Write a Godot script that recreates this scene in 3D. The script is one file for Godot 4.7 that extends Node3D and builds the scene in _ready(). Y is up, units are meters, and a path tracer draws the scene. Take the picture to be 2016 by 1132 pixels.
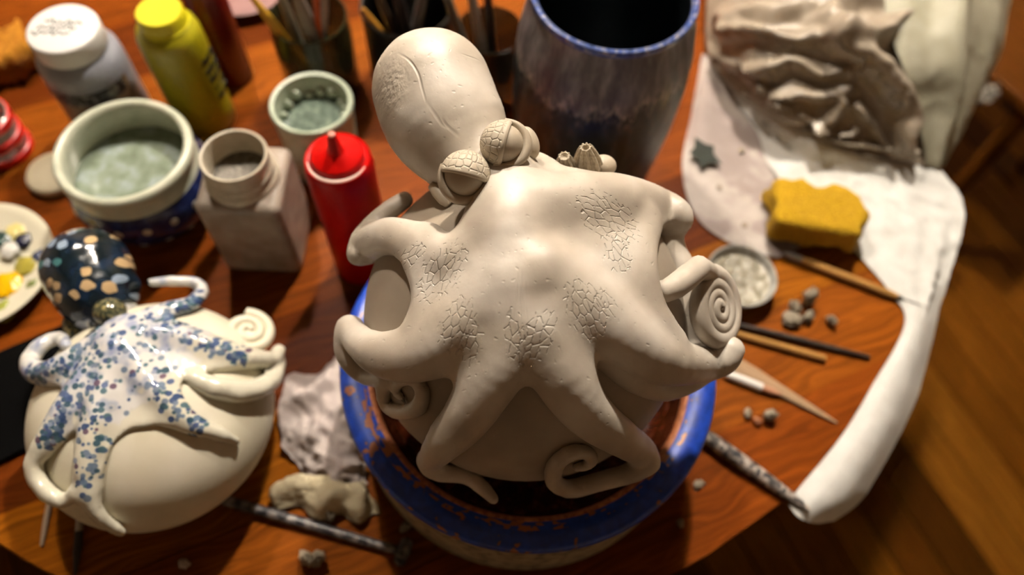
extends Node3D
# A potter's round table seen from above: a clay octopus on a globe pot standing in a glazed planter,
# a finished glazed octopus beside it, glaze bottles, brush jars, tools, cloths.

var mats := {}
var taken := {}
var rng := RandomNumberGenerator.new()

# ------------------------------------------------------------------ mesh builder
class MB:
	var v := PackedVector3Array()
	var n := PackedVector3Array()
	var uv := PackedVector2Array()
	var idx := PackedInt32Array()
	func add(p: Vector3, nn: Vector3, t := Vector2.ZERO) -> int:
		v.append(p); n.append(nn); uv.append(t)
		return v.size() - 1
	func tri(a: int, b: int, c: int) -> void:
		var f := (v[b] - v[a]).cross(v[c] - v[a])
		if f.dot(n[a] + n[b] + n[c]) > 0.0:
			idx.append(a); idx.append(c); idx.append(b)
		else:
			idx.append(a); idx.append(b); idx.append(c)
	func quad(a: int, b: int, c: int, d: int) -> void:
		tri(a, b, c); tri(a, c, d)
	func mesh() -> ArrayMesh:
		var arr := []
		arr.resize(Mesh.ARRAY_MAX)
		arr[Mesh.ARRAY_VERTEX] = v
		arr[Mesh.ARRAY_NORMAL] = n
		arr[Mesh.ARRAY_TEX_UV] = uv
		arr[Mesh.ARRAY_INDEX] = idx
		var m := ArrayMesh.new()
		m.add_surface_from_arrays(Mesh.PRIMITIVE_TRIANGLES, arr)
		return m
	# surface of revolution about local y; profile runs bottom-outside -> top -> inside; normals split at corners
	func lathe(prof: Array, seg := 48, xf := Transform3D(), turn := TAU) -> void:
		var k := prof.size()
		var segn := []
		for i in k - 1:
			var d: Vector2 = prof[i + 1] - prof[i]
			segn.append(Vector2(d.y, -d.x).normalized())
		var along := 0.0
		for i in k - 1:
			var na: Vector2 = segn[i]
			var nb: Vector2 = segn[i]
			if i > 0 and segn[i - 1].dot(segn[i]) > 0.6:
				na = (segn[i - 1] + segn[i]).normalized()
			if i < k - 2 and segn[i + 1].dot(segn[i]) > 0.6:
				nb = (segn[i + 1] + segn[i]).normalized()
			var L: float = (prof[i + 1] - prof[i]).length()
			var base := v.size()
			for j in seg + 1:
				var a := turn * j / seg
				var c := cos(a)
				var s := sin(a)
				add(xf * Vector3(prof[i].x * c, prof[i].y, prof[i].x * s), (xf.basis * Vector3(na.x * c, na.y, na.x * s)).normalized(), Vector2(float(j) / seg, along))
				add(xf * Vector3(prof[i + 1].x * c, prof[i + 1].y, prof[i + 1].x * s), (xf.basis * Vector3(nb.x * c, nb.y, nb.x * s)).normalized(), Vector2(float(j) / seg, along + L))
			for j in seg:
				var q := base + j * 2
				quad(q, q + 1, q + 3, q + 2)
			along += L
	# tube along points with radii; flat squashes the section along 'flatn'
	func tube(pts: Array, rad: Array, seg := 10, squash := 1.0, up := Vector3.UP) -> void:
		var k := pts.size()
		var nrm := up
		var base := v.size()
		var along := 0.0
		for i in k:
			var t: Vector3 = (pts[mini(i + 1, k - 1)] - pts[maxi(i - 1, 0)]).normalized()
			nrm = nrm - t * nrm.dot(t)
			if nrm.length() < 0.01:
				nrm = Vector3(0.3, 0.2, 0.9).cross(t)
			nrm = nrm.normalized()
			var bi := t.cross(nrm)
			if i > 0:
				along += (pts[i] - pts[i - 1]).length()
			for j in seg + 1:
				var a := TAU * j / seg
				var o := nrm * cos(a) * squash + bi * sin(a)
				add(pts[i] + o * rad[i], (nrm * cos(a) / squash + bi * sin(a)).normalized(), Vector2(along, float(j) / seg))
		for i in k - 1:
			for j in seg:
				var q := base + i * (seg + 1) + j
				quad(q, q + 1, q + seg + 2, q + seg + 1)
		for e in [0, k - 1]:
			var t: Vector3 = (pts[0] - pts[1]).normalized() if e == 0 else (pts[k - 1] - pts[k - 2]).normalized()
			var c := add(pts[e] + t * rad[e] * 0.45, t, Vector2(0, 0.5))
			for j in seg:
				var q: int = base + e * (seg + 1) + j
				tri(q, q + 1, c)
	func ellipsoid(c: Vector3, b: Basis, nu := 28, nv := 16, noise: FastNoiseLite = null, amp := 0.0) -> void:
		var base := v.size()
		var nb := b.inverse().transposed()
		for i in nv + 1:
			for j in nu + 1:
				var th := PI * i / nv
				var ph := TAU * j / nu
				var d := Vector3(sin(th) * cos(ph), cos(th), sin(th) * sin(ph))
				var p := c + b * d
				if noise:
					p += (b * d) * noise.get_noise_3dv(c * 31.0 + d) * amp
				add(p, (nb * d).normalized(), Vector2(float(j) / nu, float(i) / nv))
		for i in nv:
			for j in nu:
				var q := base + i * (nu + 1) + j
				quad(q, q + 1, q + nu + 2, q + nu + 1)
		if noise:
			renormal(base, nu, nv)
	func renormal(base: int, nu: int, nv: int) -> void:
		var acc := PackedVector3Array()
		acc.resize((nu + 1) * (nv + 1))
		for i in nv + 1:
			for j in nu + 1:
				var pu := v[base + i * (nu + 1) + ((j + 1) if j < nu else 1)] - v[base + i * (nu + 1) + ((j - 1) if j > 0 else nu - 1)]
				var pv := v[base + mini(i + 1, nv) * (nu + 1) + j] - v[base + maxi(i - 1, 0) * (nu + 1) + j]
				var x := pv.cross(pu)
				var q := base + i * (nu + 1) + j
				if x.length() > 1e-12:
					x = x.normalized()
					n[q] = x if x.dot(n[q]) > 0 else -x
	# box with rounded edges: superquadric-like, faces subdivided; half sizes h, corner radius r
	func rbox(xf: Transform3D, h: Vector3, r: float, sub := 3, noise: FastNoiseLite = null, amp := 0.0) -> void:
		for axis in 3:
			for sgn in [-1.0, 1.0]:
				var a1 := (axis + 1) % 3
				var a2 := (axis + 2) % 3
				var us := _spread(h[a1], r, sub)
				var vs := _spread(h[a2], r, sub)
				var base := v.size()
				for i in us.size():
					for j in vs.size():
						var p := Vector3.ZERO
						p[axis] = h[axis] * sgn
						p[a1] = us[i]
						p[a2] = vs[j]
						var core := Vector3(clampf(p.x, -h.x + r, h.x - r), clampf(p.y, -h.y + r, h.y - r), clampf(p.z, -h.z + r, h.z - r))
						var d := (p - core)
						var nn := d.normalized() if d.length() > 1e-9 else Vector3.ZERO
						if nn == Vector3.ZERO:
							nn[axis] = sgn
						p = core + nn * r
						if noise:
							p += nn * noise.get_noise_3dv(p) * amp
						add(xf * p, (xf.basis * nn).normalized(), Vector2(us[i], vs[j]))
				var w := vs.size()
				for i in us.size() - 1:
					for j in w - 1:
						quad(base + i * w + j, base + i * w + j + 1, base + (i + 1) * w + j + 1, base + (i + 1) * w + j)
	func _spread(h: float, r: float, sub: int) -> Array:
		var o := []
		for i in 4:
			o.append(-h + r * (1.0 - cos(PI / 2 * i / 3.0)) if i < 3 else -h + r)
		for i in range(1, sub):
			o.append(-h + r + (2 * h - 2 * r) * i / sub)
		for i in 4:
			o.append(h - r + r * sin(PI / 2 * i / 3.0))
		return o

# ------------------------------------------------------------------ scene helpers
func numbered(called: String) -> String:
	taken[called] = taken.get(called, -1) + 1
	return called if taken[called] == 0 else "%s_%03d" % [called, taken[called]]

func thing(called: String, label: String, category: String, where := Vector3.ZERO, group := "") -> Node3D:
	var o := Node3D.new()
	o.name = numbered(called)
	add_child(o)
	o.position = where
	tag(o, label, category, group)
	return o

func tag(o: Node, label: String, category: String, group := "") -> void:
	o.set_meta("label", label)
	o.set_meta("category", category)
	if group:
		o.set_meta("group", group)

func part(called: String, mb: MB, m: Material, parent: Node, at := Transform3D(), label := "") -> MeshInstance3D:
	var o := MeshInstance3D.new()
	o.name = called
	o.mesh = mb.mesh()
	o.material_override = m
	parent.add_child(o, true)
	o.transform = at
	if label:
		o.set_meta("label", label)
	return o

func solo(called: String, mb: MB, m: Material, label: String, category: String, at := Vector3.ZERO, group := "") -> MeshInstance3D:
	var o := MeshInstance3D.new()
	o.name = numbered(called)
	o.mesh = mb.mesh()
	o.material_override = m
	add_child(o)
	o.position = at
	tag(o, label, category, group)
	return o

func struct(o: Node) -> Node:
	o.set_meta("kind", "structure")
	return o

func mat(c: Color, rough := 0.6, extra := {}) -> StandardMaterial3D:
	var m := StandardMaterial3D.new()
	m.albedo_color = c
	m.roughness = rough
	for k in extra:
		m.set(k, extra[k])
	return m

func noise(freq: float, kind := FastNoiseLite.TYPE_SIMPLEX_SMOOTH, oct := 3, sd := 1) -> FastNoiseLite:
	var f := FastNoiseLite.new()
	f.noise_type = kind
	f.frequency = freq
	f.seed = sd
	f.fractal_type = FastNoiseLite.FRACTAL_FBM if oct > 1 else FastNoiseLite.FRACTAL_NONE
	f.fractal_octaves = oct
	return f

func ramp(stops: Array) -> Gradient:
	var g := Gradient.new()
	var off := PackedFloat32Array()
	var col := PackedColorArray()
	for s in stops:
		off.append(s[0]); col.append(s[1])
	g.offsets = off
	g.colors = col
	return g

func ntex(freq: float, stops: Array, oct := 3, sd := 1, size := 256, kind := FastNoiseLite.TYPE_SIMPLEX_SMOOTH) -> NoiseTexture2D:
	var t := NoiseTexture2D.new()
	t.width = size
	t.height = size
	t.seamless = true
	t.noise = noise(freq, kind, oct, sd)
	if stops:
		t.color_ramp = ramp(stops)
	return t

# triplanar coloured noise material: scale = repeats per metre
func nmat(stops: Array, freq: float, scale: float, rough := 0.7, bump := 0.0, sd := 1, extra := {}) -> StandardMaterial3D:
	var m := mat(Color.WHITE, rough)
	m.albedo_texture = ntex(freq, stops, 4, sd)
	m.uv1_triplanar = true
	m.uv1_scale = Vector3.ONE * scale
	if bump > 0.0:
		m.heightmap_enabled = true
		m.heightmap_scale = bump
		m.heightmap_texture = ntex(freq * 1.7, [], 4, sd + 9)
	for k in extra:
		m.set(k, extra[k])
	return m

func hexc(s: String) -> Color:
	return Color.html(s)

func basis_up(up: Vector3, hint := Vector3(1, 0, 0)) -> Basis:
	var y := up.normalized()
	var x := (hint - y * hint.dot(y)).normalized()
	return Basis(x, y, x.cross(y))

func cr(p: Array, t: float) -> Variant:
	var k := p.size()
	var f := clampf(t, 0.0, 1.0) * (k - 1)
	var i := mini(int(f), k - 2)
	var u := f - i
	var a: Variant = p[maxi(i - 1, 0)]
	var b: Variant = p[i]
	var c: Variant = p[i + 1]
	var d: Variant = p[mini(i + 2, k - 1)]
	return (b * 2.0 + (c - a) * u + (a * 2.0 - b * 5.0 + c * 4.0 - d) * u * u + (b * 3.0 - a - c * 3.0 + d) * u * u * u) * 0.5

# cloth: rows of points, smooth both ways, displaced along the normal, with thickness
func sheet(rows: Array, nu: int, nv: int, thick: float, disp: Callable, org := Vector3.ZERO) -> MB:
	var g := []
	for i in nu + 1:
		var col := []
		for r in rows:
			col.append(cr(r, float(i) / nu))
		var line := PackedVector3Array()
		for j in nv + 1:
			line.append(cr(col, float(j) / nv))
		g.append(line)
	for pass_ in 2:
		var g2 := []
		var nn := []
		for i in nu + 1:
			var ln := PackedVector3Array()
			var lp := PackedVector3Array()
			for j in nv + 1:
				var du: Vector3 = g[mini(i + 1, nu)][j] - g[maxi(i - 1, 0)][j]
				var dv: Vector3 = g[i][mini(j + 1, nv)] - g[i][maxi(j - 1, 0)]
				var x := du.cross(dv)
				x = x.normalized() if x.length() > 1e-12 else Vector3.UP
				if x.y < 0:
					x = -x
				ln.append(x)
				lp.append(g[i][j] + (x * float(disp.call(g[i][j], float(i) / nu, float(j) / nv)) if pass_ == 0 else Vector3.ZERO))
			g2.append(lp)
			nn.append(ln)
		if pass_ == 0:
			for i in nu + 1:
				for j in nv + 1:
					var q: Vector3 = g2[i][j]
					var out := Vector2(q.x + 0.1525, q.z + 0.305).length() - 0.657
					if out < 0.0 and q.y < 0.002 + thick:
						g2[i][j] = Vector3(q.x, 0.002 + thick, q.z)
			g = g2
		else:
			var mb := MB.new()
			for side in 2:
				var base := mb.v.size()
				for i in nu + 1:
					for j in nv + 1:
						var nq: Vector3 = nn[i][j] * (1.0 if side == 0 else -1.0)
						mb.add(g[i][j] - org - (nn[i][j] * thick if side == 1 else Vector3.ZERO), nq, Vector2(float(i) / nu, float(j) / nv))
				for i in nu:
					for j in nv:
						var q := base + i * (nv + 1) + j
						mb.quad(q, q + 1, q + nv + 2, q + nv + 1)
			var off := (nu + 1) * (nv + 1)
			for i in nu:
				for j in [0, nv]:
					var q: int = i * (nv + 1) + j
					mb.quad(q, q + nv + 1, q + nv + 1 + off, q + off)
			for j in nv:
				for i in [0, nu]:
					var q: int = i * (nv + 1) + j
					mb.quad(q, q + 1, q + 1 + off, q + off)
			return mb
	return null

# ------------------------------------------------------------------ modelled clay: distance field and surface nets
# arms: [blend, smooth, [p, r, p, r ...]]; hard union inside an arm, soft union between arms
class Clay:
	var groups := []          # each: [k, a[], ab[], inv[], ra[], rb[]]
	var grid := PackedFloat32Array()   # web outline: signed distance in radians over azimuthal coordinates
	var gn := 0
	var gs := 2.2
	var c := Vector3.ZERO
	var stretch := Vector3.ONE   # space is divided by this to turn the ellipsoid into a sphere
	var r := 0.1
	var h := 0.008
	var n0 := Vector3.UP
	var e1 := Vector3.RIGHT
	var e2 := Vector3.BACK
	var lump: FastNoiseLite
	var lump_amp := 0.0
	var mesh_uv := 1.0
	func arm(k: float, flat: Array, step := 0.008) -> void:
		var p := []
		for i in range(0, flat.size(), 2):
			p.append(Vector4(flat[i].x, flat[i].y, flat[i].z, flat[i + 1]))
		var L := 0.0
		for i in p.size() - 1:
			L += (p[i + 1] - p[i]).length()
		var m := maxi(1, int(ceil(L / step)))
		var q := []
		for i in m + 1:
			var f := float(i) / m * (p.size() - 1)
			var s := mini(int(f), p.size() - 2)
			var u := f - s
			var a: Vector4 = p[maxi(s - 1, 0)]
			var b: Vector4 = p[s]
			var cc: Vector4 = p[s + 1]
			var d: Vector4 = p[mini(s + 2, p.size() - 1)]
			q.append((b * 2.0 + (cc - a) * u + (a * 2.0 - b * 5.0 + cc * 4.0 - d) * u * u + (b * 3.0 - a - cc * 3.0 + d) * u * u * u) * 0.5)
		var A := PackedVector3Array(); var AB := PackedVector3Array(); var I := PackedFloat32Array(); var RA := PackedFloat32Array(); var RB := PackedFloat32Array()
		for i in m:
			var a := Vector3(q[i].x, q[i].y, q[i].z)
			var b := Vector3(q[i + 1].x, q[i + 1].y, q[i + 1].z) - a
			A.append(a); AB.append(b); I.append(1.0 / maxf(b.length_squared(), 1e-10)); RA.append(q[i].w); RB.append(q[i + 1].w - q[i].w)
		groups.append([k, A, AB, I, RA, RB])
	func web(poly: Array, cells := 96) -> void:
		gn = cells
		grid.resize(cells * cells)
		var m := poly.size()
		for y in cells:
			for x in cells:
				var p := Vector2((float(x) / (cells - 1) * 2.0 - 1.0) * gs, (float(y) / (cells - 1) * 2.0 - 1.0) * gs)
				var best := 1e9
				var inside := false
				for i in m:
					var a: Vector2 = poly[i]
					var b: Vector2 = poly[(i + 1) % m]
					var ab := b - a
					var t := clampf((p - a).dot(ab) / ab.length_squared(), 0.0, 1.0)
					best = minf(best, (p - a - ab * t).length_squared())
					if (a.y > p.y) != (b.y > p.y) and p.x < a.x + (p.y - a.y) / (b.y - a.y) * (b.x - a.x):
						inside = not inside
				grid[y * cells + x] = sqrt(best) * (-1.0 if inside else 1.0)
	func web_d(p: Vector3) -> float:
		var q := (p - c) / stretch
		var rho := q.length()
		if rho < 1e-6:
			return -r
		var d := q / rho
		var ct := clampf(d.dot(n0), -1.0, 1.0)
		var th := acos(ct)
		var sx := d.dot(e1)
		var sy := d.dot(e2)
		var l := sqrt(sx * sx + sy * sy)
		if l > 1e-6:
			sx = sx / l * th; sy = sy / l * th
		var fx := clampf((sx / gs + 1.0) * 0.5 * (gn - 1), 0.0, gn - 1.001)
		var fy := clampf((sy / gs + 1.0) * 0.5 * (gn - 1), 0.0, gn - 1.001)
		var ix := int(fx)
		var iy := int(fy)
		fx -= ix; fy -= iy
		var o := iy * gn + ix
		var g := lerpf(lerpf(grid[o], grid[o + 1], fx), lerpf(grid[o + gn], grid[o + gn + 1], fx), fy) * r
		var a := g + 0.0035
		var b := rho - (r + h) + 0.0035
		b = maxf(b, (r - 0.004) - rho)
		return minf(maxf(a, b), 0.0) + Vector2(maxf(a, 0.0), maxf(b, 0.0)).length() - 0.0035
	func eval(p: Vector3, use: Array) -> float:
		var d := web_d(p) if gn > 0 else 1e3
		for u in use:
			var g: Array = groups[u[0]]
			var k: float = g[0]
			var best := 1e9
			for s: int in u[1]:
				var pa: Vector3 = p - g[1][s]
				var ab: Vector3 = g[2][s]
				var t := clampf(pa.dot(ab) * g[3][s], 0.0, 1.0)
				var e: float = (pa - ab * t).length() - g[4][s] - g[5][s] * t
				if e < best:
					best = e
			var hh := maxf(k - absf(d - best), 0.0) / k
			d = minf(d, best) - hh * hh * k * 0.25
		if lump_amp > 0.0:
			d += lump.get_noise_3dv(p) * lump_amp
		return d
	func near(p: Vector3, reach: float) -> Array:
		var use := []
		for gi in groups.size():
			var g: Array = groups[gi]
			var lst := PackedInt32Array()
			for s in g[1].size():
				var pa: Vector3 = p - g[1][s]
				var ab: Vector3 = g[2][s]
				var t := clampf(pa.dot(ab) * g[3][s], 0.0, 1.0)
				if (pa - ab * t).length() - g[4][s] - maxf(g[5][s], 0.0) < reach + g[0]:
					lst.append(s)
			if lst.size():
				use.append([gi, lst])
		return use
	func build(lo: Vector3, hi: Vector3, cell: float, org: Vector3, uvscale: float) -> MB:
		var mb := MB.new()
		var B := 8
		var bs := cell * B
		var nb := Vector3i(((hi - lo) / bs).ceil())
		var NX := nb.x * B + 1
		var NY := nb.y * B + 1
		var at := {}
		var edges := PackedInt64Array()
		var half := bs * 0.5 * 1.7321
		var val := PackedFloat32Array()
		val.resize(729)
		for bz in nb.z:
			for by in nb.y:
				for bx in nb.x:
					var o := lo + Vector3(bx, by, bz) * bs
					var mid := o + Vector3.ONE * bs * 0.5
					var use := near(mid, half + 0.004)
					if use.is_empty() and (gn == 0 or web_d(mid) > half + 0.01):
						continue
					if absf(eval(mid, use)) > half + 0.012:
						continue
					var q := 0
					var neg := 0
					for z in 9:
						for y in 9:
							for x in 9:
								var e := eval(o + Vector3(x, y, z) * cell, use)
								val[q] = e
								if e < 0.0:
									neg += 1
								q += 1
					if neg == 0 or neg == 729:
						continue
					for z in 8:
						for y in 8:
							for x in 8:
								var i := x + y * 9 + z * 81
								var v0 := val[i]; var v1 := val[i + 1]; var v2 := val[i + 9]; var v3 := val[i + 10]
								var v4 := val[i + 81]; var v5 := val[i + 82]; var v6 := val[i + 90]; var v7 := val[i + 91]
								var s := int(v0 < 0) + int(v1 < 0) + int(v2 < 0) + int(v3 < 0) + int(v4 < 0) + int(v5 < 0) + int(v6 < 0) + int(v7 < 0)
								if s == 0 or s == 8:
									continue
								var key := (bx * B + x) + NX * ((by * B + y) + NY * (bz * B + z))
								# project the cell middle to the surface along the gradient
								var gr := Vector3(v1 + v3 + v5 + v7 - v0 - v2 - v4 - v6, v2 + v3 + v6 + v7 - v0 - v1 - v4 - v5, v4 + v5 + v6 + v7 - v0 - v1 - v2 - v3) * 0.25
								var m := (v0 + v1 + v2 + v3 + v4 + v5 + v6 + v7) * 0.125
								var gl := maxf(gr.length_squared(), 1e-12)
								var off := -gr * (m / gl)
								off = Vector3(clampf(off.x, -0.5, 0.5), clampf(off.y, -0.5, 0.5), clampf(off.z, -0.5, 0.5))
								var p := o + (Vector3(x, y, z) + Vector3.ONE * 0.5 + off) * cell
								# normal by a small tetrahedron of samples
								var t := cell * 0.6
								var a := eval(p + Vector3(t, -t, -t), use)
								var b := eval(p + Vector3(-t, -t, t), use)
								var cc := eval(p + Vector3(-t, t, -t), use)
								var d := eval(p + Vector3(t, t, t), use)
								var nn := (Vector3(1, -1, -1) * a + Vector3(-1, -1, 1) * b + Vector3(-1, 1, -1) * cc + Vector3(1, 1, 1) * d)
								nn = nn.normalized()
								var pd := (a + b + cc + d) * 0.25
								p -= nn * clampf(pd - t * 0.0, -cell * 0.3, cell * 0.3) * 0.5
								var rel := p - c
								at[key] = mb.add(p - org, nn, Vector2(rel.dot(e1) / uvscale + 0.5, 0.5 - rel.dot(e2) / uvscale))
								if (v0 < 0) != (v1 < 0):
									edges.append(key * 4)
								if (v0 < 0) != (v2 < 0):
									edges.append(key * 4 + 1)
								if (v0 < 0) != (v4 < 0):
									edges.append(key * 4 + 2)
		var dx := 1
		var dy := NX
		var dz := NX * NY
		for e in edges:
			var key := e / 4
			var ax := e % 4
			var s1 := dy if ax == 0 else dx
			var s2 := dz if ax < 2 else dy
			var k1 := key - s1
			var k2 := key - s2
			var k3 := key - s1 - s2
			if at.has(k1) and at.has(k2) and at.has(k3):
				mb.quad(at[key], at[k1], at[k3], at[k2])
		return mb

# ------------------------------------------------------------------
func _ready() -> void:
	rng.seed = 7
	setup_view()
	room()
	table()
	planter()
	clay_octopus()
	glazed_octopus()
	vessels()
	cloths()
	tools()
	crumbs()

const LAMP_AT := Vector3(0.12, 1.50, -0.96)
const LAMP2_AT := Vector3(-0.50, 1.50, -0.80)

func setup_view() -> void:
	var cam := Camera3D.new()
	cam.name = "camera"
	add_child(cam)
	cam.transform = Transform3D(Basis(Vector3(0.9966, 0.0395, -0.0722), Vector3(-0.0822, 0.4782, -0.8744), Vector3(0, 0.8774, 0.4798)), Vector3(0, 0.7019, 0.3838))
	cam.fov = 41.0456
	cam.near = 0.02
	cam.far = 30.0
	var at := CameraAttributesPhysical.new()
	at.frustum_focal_length = 46.75
	at.frustum_near = 0.02
	at.frustum_far = 30.0
	at.frustum_focus_distance = 0.475
	at.exposure_aperture = 5.0
	cam.attributes = at
	cam.fov = 41.0456
	cam.current = true
	var we := WorldEnvironment.new()
	we.name = "world_environment"
	var e := Environment.new()
	e.background_mode = Environment.BG_COLOR
	e.background_color = Color(0.02, 0.018, 0.015)
	e.tonemap_mode = Environment.TONE_MAPPER_LINEAR
	e.tonemap_exposure = 2.35
	e.sdfgi_enabled = true
	e.ssao_enabled = true
	e.ssil_enabled = true
	we.environment = e
	add_child(we)
	for k in 2:
		var l := OmniLight3D.new()
		l.name = "lamp_glow_main" if k == 0 else "lamp_glow_side"
		l.position = (LAMP_AT if k == 0 else LAMP2_AT) + Vector3(0, 0.045, 0)
		l.light_color = hexc("fff2e3")
		l.light_energy = 1.65 if k == 0 else 0.65
		l.light_size = 0.035
		l.omni_range = 8.0
		l.omni_attenuation = 2.0
		l.shadow_enabled = true
		add_child(l)

# ------------------------------------------------------------------ room
func room() -> void:
	var yaw := atan2(-0.88, 0.48)      # local x runs along the floor boards
	var xf := Transform3D(Basis(Vector3.UP, yaw), Vector3(0, -0.72, 0))
	var plaster := nmat([[0.0, hexc("ab9a84")], [1.0, hexc("b5a48e")]], 0.02, 1.5, 0.9, 0.0, 3)
	var H := 2.5
	var W := 2.1
	for k in 4:
		var mb := MB.new()
		var a := Vector3(W + 0.05, H / 2, 0) if k < 2 else Vector3(0, H / 2, W + 0.05)
		if k % 2:
			a = Vector3(-a.x, a.y, -a.z)
		mb.rbox(Transform3D(), Vector3(0.05, H / 2 + 0.1, W + 0.1) if k < 2 else Vector3(W + 0.1, H / 2 + 0.1, 0.05), 0.004, 1)
		var o := part(["wall_right", "wall_left", "wall_front", "wall_back"][k], mb, plaster, self, xf * Transform3D(Basis(), a))
		struct(o)
	var cb := MB.new()
	cb.rbox(Transform3D(), Vector3(W + 0.1, 0.05, W + 0.1), 0.004, 1)
	struct(part("ceiling", cb, mat(hexc("b8ac9a"), 0.9), self, xf * Transform3D(Basis(), Vector3(0, H + 0.05, 0))))
	# floor: sub-floor slab with boards
	var fb := MB.new()
	fb.rbox(Transform3D(), Vector3(W + 0.1, 0.03, W + 0.1), 0.004, 1)
	var fl := part("floor", fb, mat(hexc("2a1606"), 0.9), self, xf * Transform3D(Basis(), Vector3(0, -0.052, 0)))
	struct(fl)
	var woods := []
	for k in 5:
		woods.append(wood_mat([hexc("6f4410"), hexc("5c360b"), hexc("8a5a1a"), hexc("4c2c08"), hexc("74480f")][k], 20 + k, 0.38))
	var bw := 0.078
	var rows := int(2 * W / bw)
	for rI in rows:
		var z := -W + (rI + 0.5) * 2 * W / rows
		var x := -W - rng.randf() * 1.2
		while x < W:
			var L := rng.randf_range(0.9, 1.5)
			var x0 := maxf(x, -W)
			var x1 := minf(x + L, W)
			x += L
			if x1 - x0 < 0.05:
				continue
			var mb := MB.new()
			board(mb, (x0 + x1) / 2, z, (x1 - x0) / 2 - 0.0006, bw / 2 - 0.0006, 0.011)
			part("floorboard", mb, woods[rng.randi() % 5], fl, Transform3D(Basis(), Vector3(0, 0.041, 0)))
	# ceiling lamps: small pendants with glass bulbs
	for k in 2:
		var p := LAMP_AT if k == 0 else LAMP2_AT
		var t := thing("pendant_lamp", ["pendant lamp with a white metal shade nearer the back wall", "pendant lamp with a white metal shade nearer the left side"][k], "lamp", Vector3(p.x, 1.78, p.z))
		var dy := p.y - 1.78
		var m1 := MB.new()
		m1.lathe([Vector2(0.0, 0.0), Vector2(0.05, 0.0), Vector2(0.05, -0.02), Vector2(0.004, -0.03), Vector2(0.004, dy + 0.11)], 20)
		part("cord", m1, mat(hexc("222222"), 0.5), t)
		var m2 := MB.new()
		m2.lathe([Vector2(0.12, dy + 0.013), Vector2(0.12, dy + 0.015), Vector2(0.05, dy + 0.105), Vector2(0.012, dy + 0.12), Vector2(0.0, dy + 0.122), Vector2(0.0, dy + 0.118), Vector2(0.048, dy + 0.10), Vector2(0.118, dy + 0.012)], 32)
		part("shade", m2, mat(hexc("e8e4dc"), 0.5), t)
		var m3 := MB.new()
		m3.ellipsoid(Vector3(0, dy + 0.045, 0), Basis().scaled(Vector3(0.03, 0.035, 0.03)), 20, 12)
		part("bulb", m3, mat(hexc("fff2dc"), 0.3, {"emission_enabled": true, "emission": hexc("ffe2b8"), "emission_energy_multiplier": 6.0}), t)

func board(mb: MB, cx: float, cz: float, hx: float, hz: float, th: float) -> void:
	var u0 := rng.randf() * 5.0
	var e := 0.0012
	var zs := [-hz, -hz + e, hz - e, hz]
	var ys := [-e * 0.7, 0.0, 0.0, -e * 0.7]
	var ns := [Vector3(0, 0.5, -0.86), Vector3.UP, Vector3.UP, Vector3(0, 0.5, 0.86)]
	for k in 3:
		var q := []
		for s in [-1.0, 1.0]:
			for j in [k, k + 1]:
				q.append(mb.add(Vector3(cx + s * hx, ys[j], cz + zs[j]), Vector3.UP if k == 1 else ns[0 if k == 0 else 3], Vector2((cx + s * hx) + u0, zs[j] * 1.0 + u0)))
		mb.quad(q[0], q[1], q[3], q[2])
	for s in [-1.0, 1.0]:
		var q := []
		for x in [-hx, hx]:
			for y in [-e * 0.7, -th]:
				q.append(mb.add(Vector3(cx + x, y, cz + s * hz), Vector3(0, 0, s), Vector2(x, y)))
		mb.quad(q[0], q[1], q[3], q[2])
		q = []
		for z in [-hz, hz]:
			for y in [-e * 0.7, -th]:
				q.append(mb.add(Vector3(cx + s * hx, y, cz + z), Vector3(s, 0, 0), Vector2(z, y)))
		mb.quad(q[0], q[1], q[3], q[2])

var wood_tex: ImageTexture
var wood_rel: ImageTexture
func wood_mat(c: Color, sd: int, rough: float) -> StandardMaterial3D:
	if wood_tex == null:
		# grain: long streaks, 0.5 m by 0.125 m
		var W := 512
		var Hh := 256
		var im := Image.create(W, Hh, false, Image.FORMAT_RGB8)
		var rl := Image.create(W, Hh, false, Image.FORMAT_RF)
		var a := noise(1.0, FastNoiseLite.TYPE_SIMPLEX_SMOOTH, 3, 4)
		var b := noise(1.0, FastNoiseLite.TYPE_SIMPLEX_SMOOTH, 2, 8)
		for y in Hh:
			for x in W:
				var w := float(x) / W
				var ang := w * TAU                       # wraps along the grain
				var cx := cos(ang) * 0.35
				var cy := sin(ang) * 0.35
				var vy := float(y) / Hh
				var va := vy * TAU
				var warp := b.get_noise_3d(cx * 2.2, cy * 2.2, sin(va) * 0.9) * 0.10
				var s := a.get_noise_3d(cx, cy + cos((vy + warp) * TAU) * 3.0, sin((vy + warp) * TAU) * 3.0)
				var f := a.get_noise_3d(cx * 1.5 + 7.0, cos(va) * 16.0, sin(va) * 16.0)
				var t := clampf(0.80 + s * 0.22 + f * 0.15, 0.3, 1.0)
				im.set_pixel(x, y, Color(t, t * lerpf(0.86, 1.0, t), t * lerpf(0.7, 1.0, t)))
				rl.set_pixel(x, y, Color(0.5 + f * 0.5, 0, 0))
		wood_tex = ImageTexture.create_from_image(im)
		wood_rel = ImageTexture.create_from_image(rl)
	var m := mat(c, rough, {"metallic_specular": 0.13})
	m.albedo_texture = wood_tex
	m.uv1_scale = Vector3(2.0, 8.0, 1)
	m.uv1_offset = Vector3(sd * 0.37, sd * 0.61, 0)
	m.heightmap_enabled = true
	m.heightmap_texture = wood_rel
	m.heightmap_scale = 0.012
	return m

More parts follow.
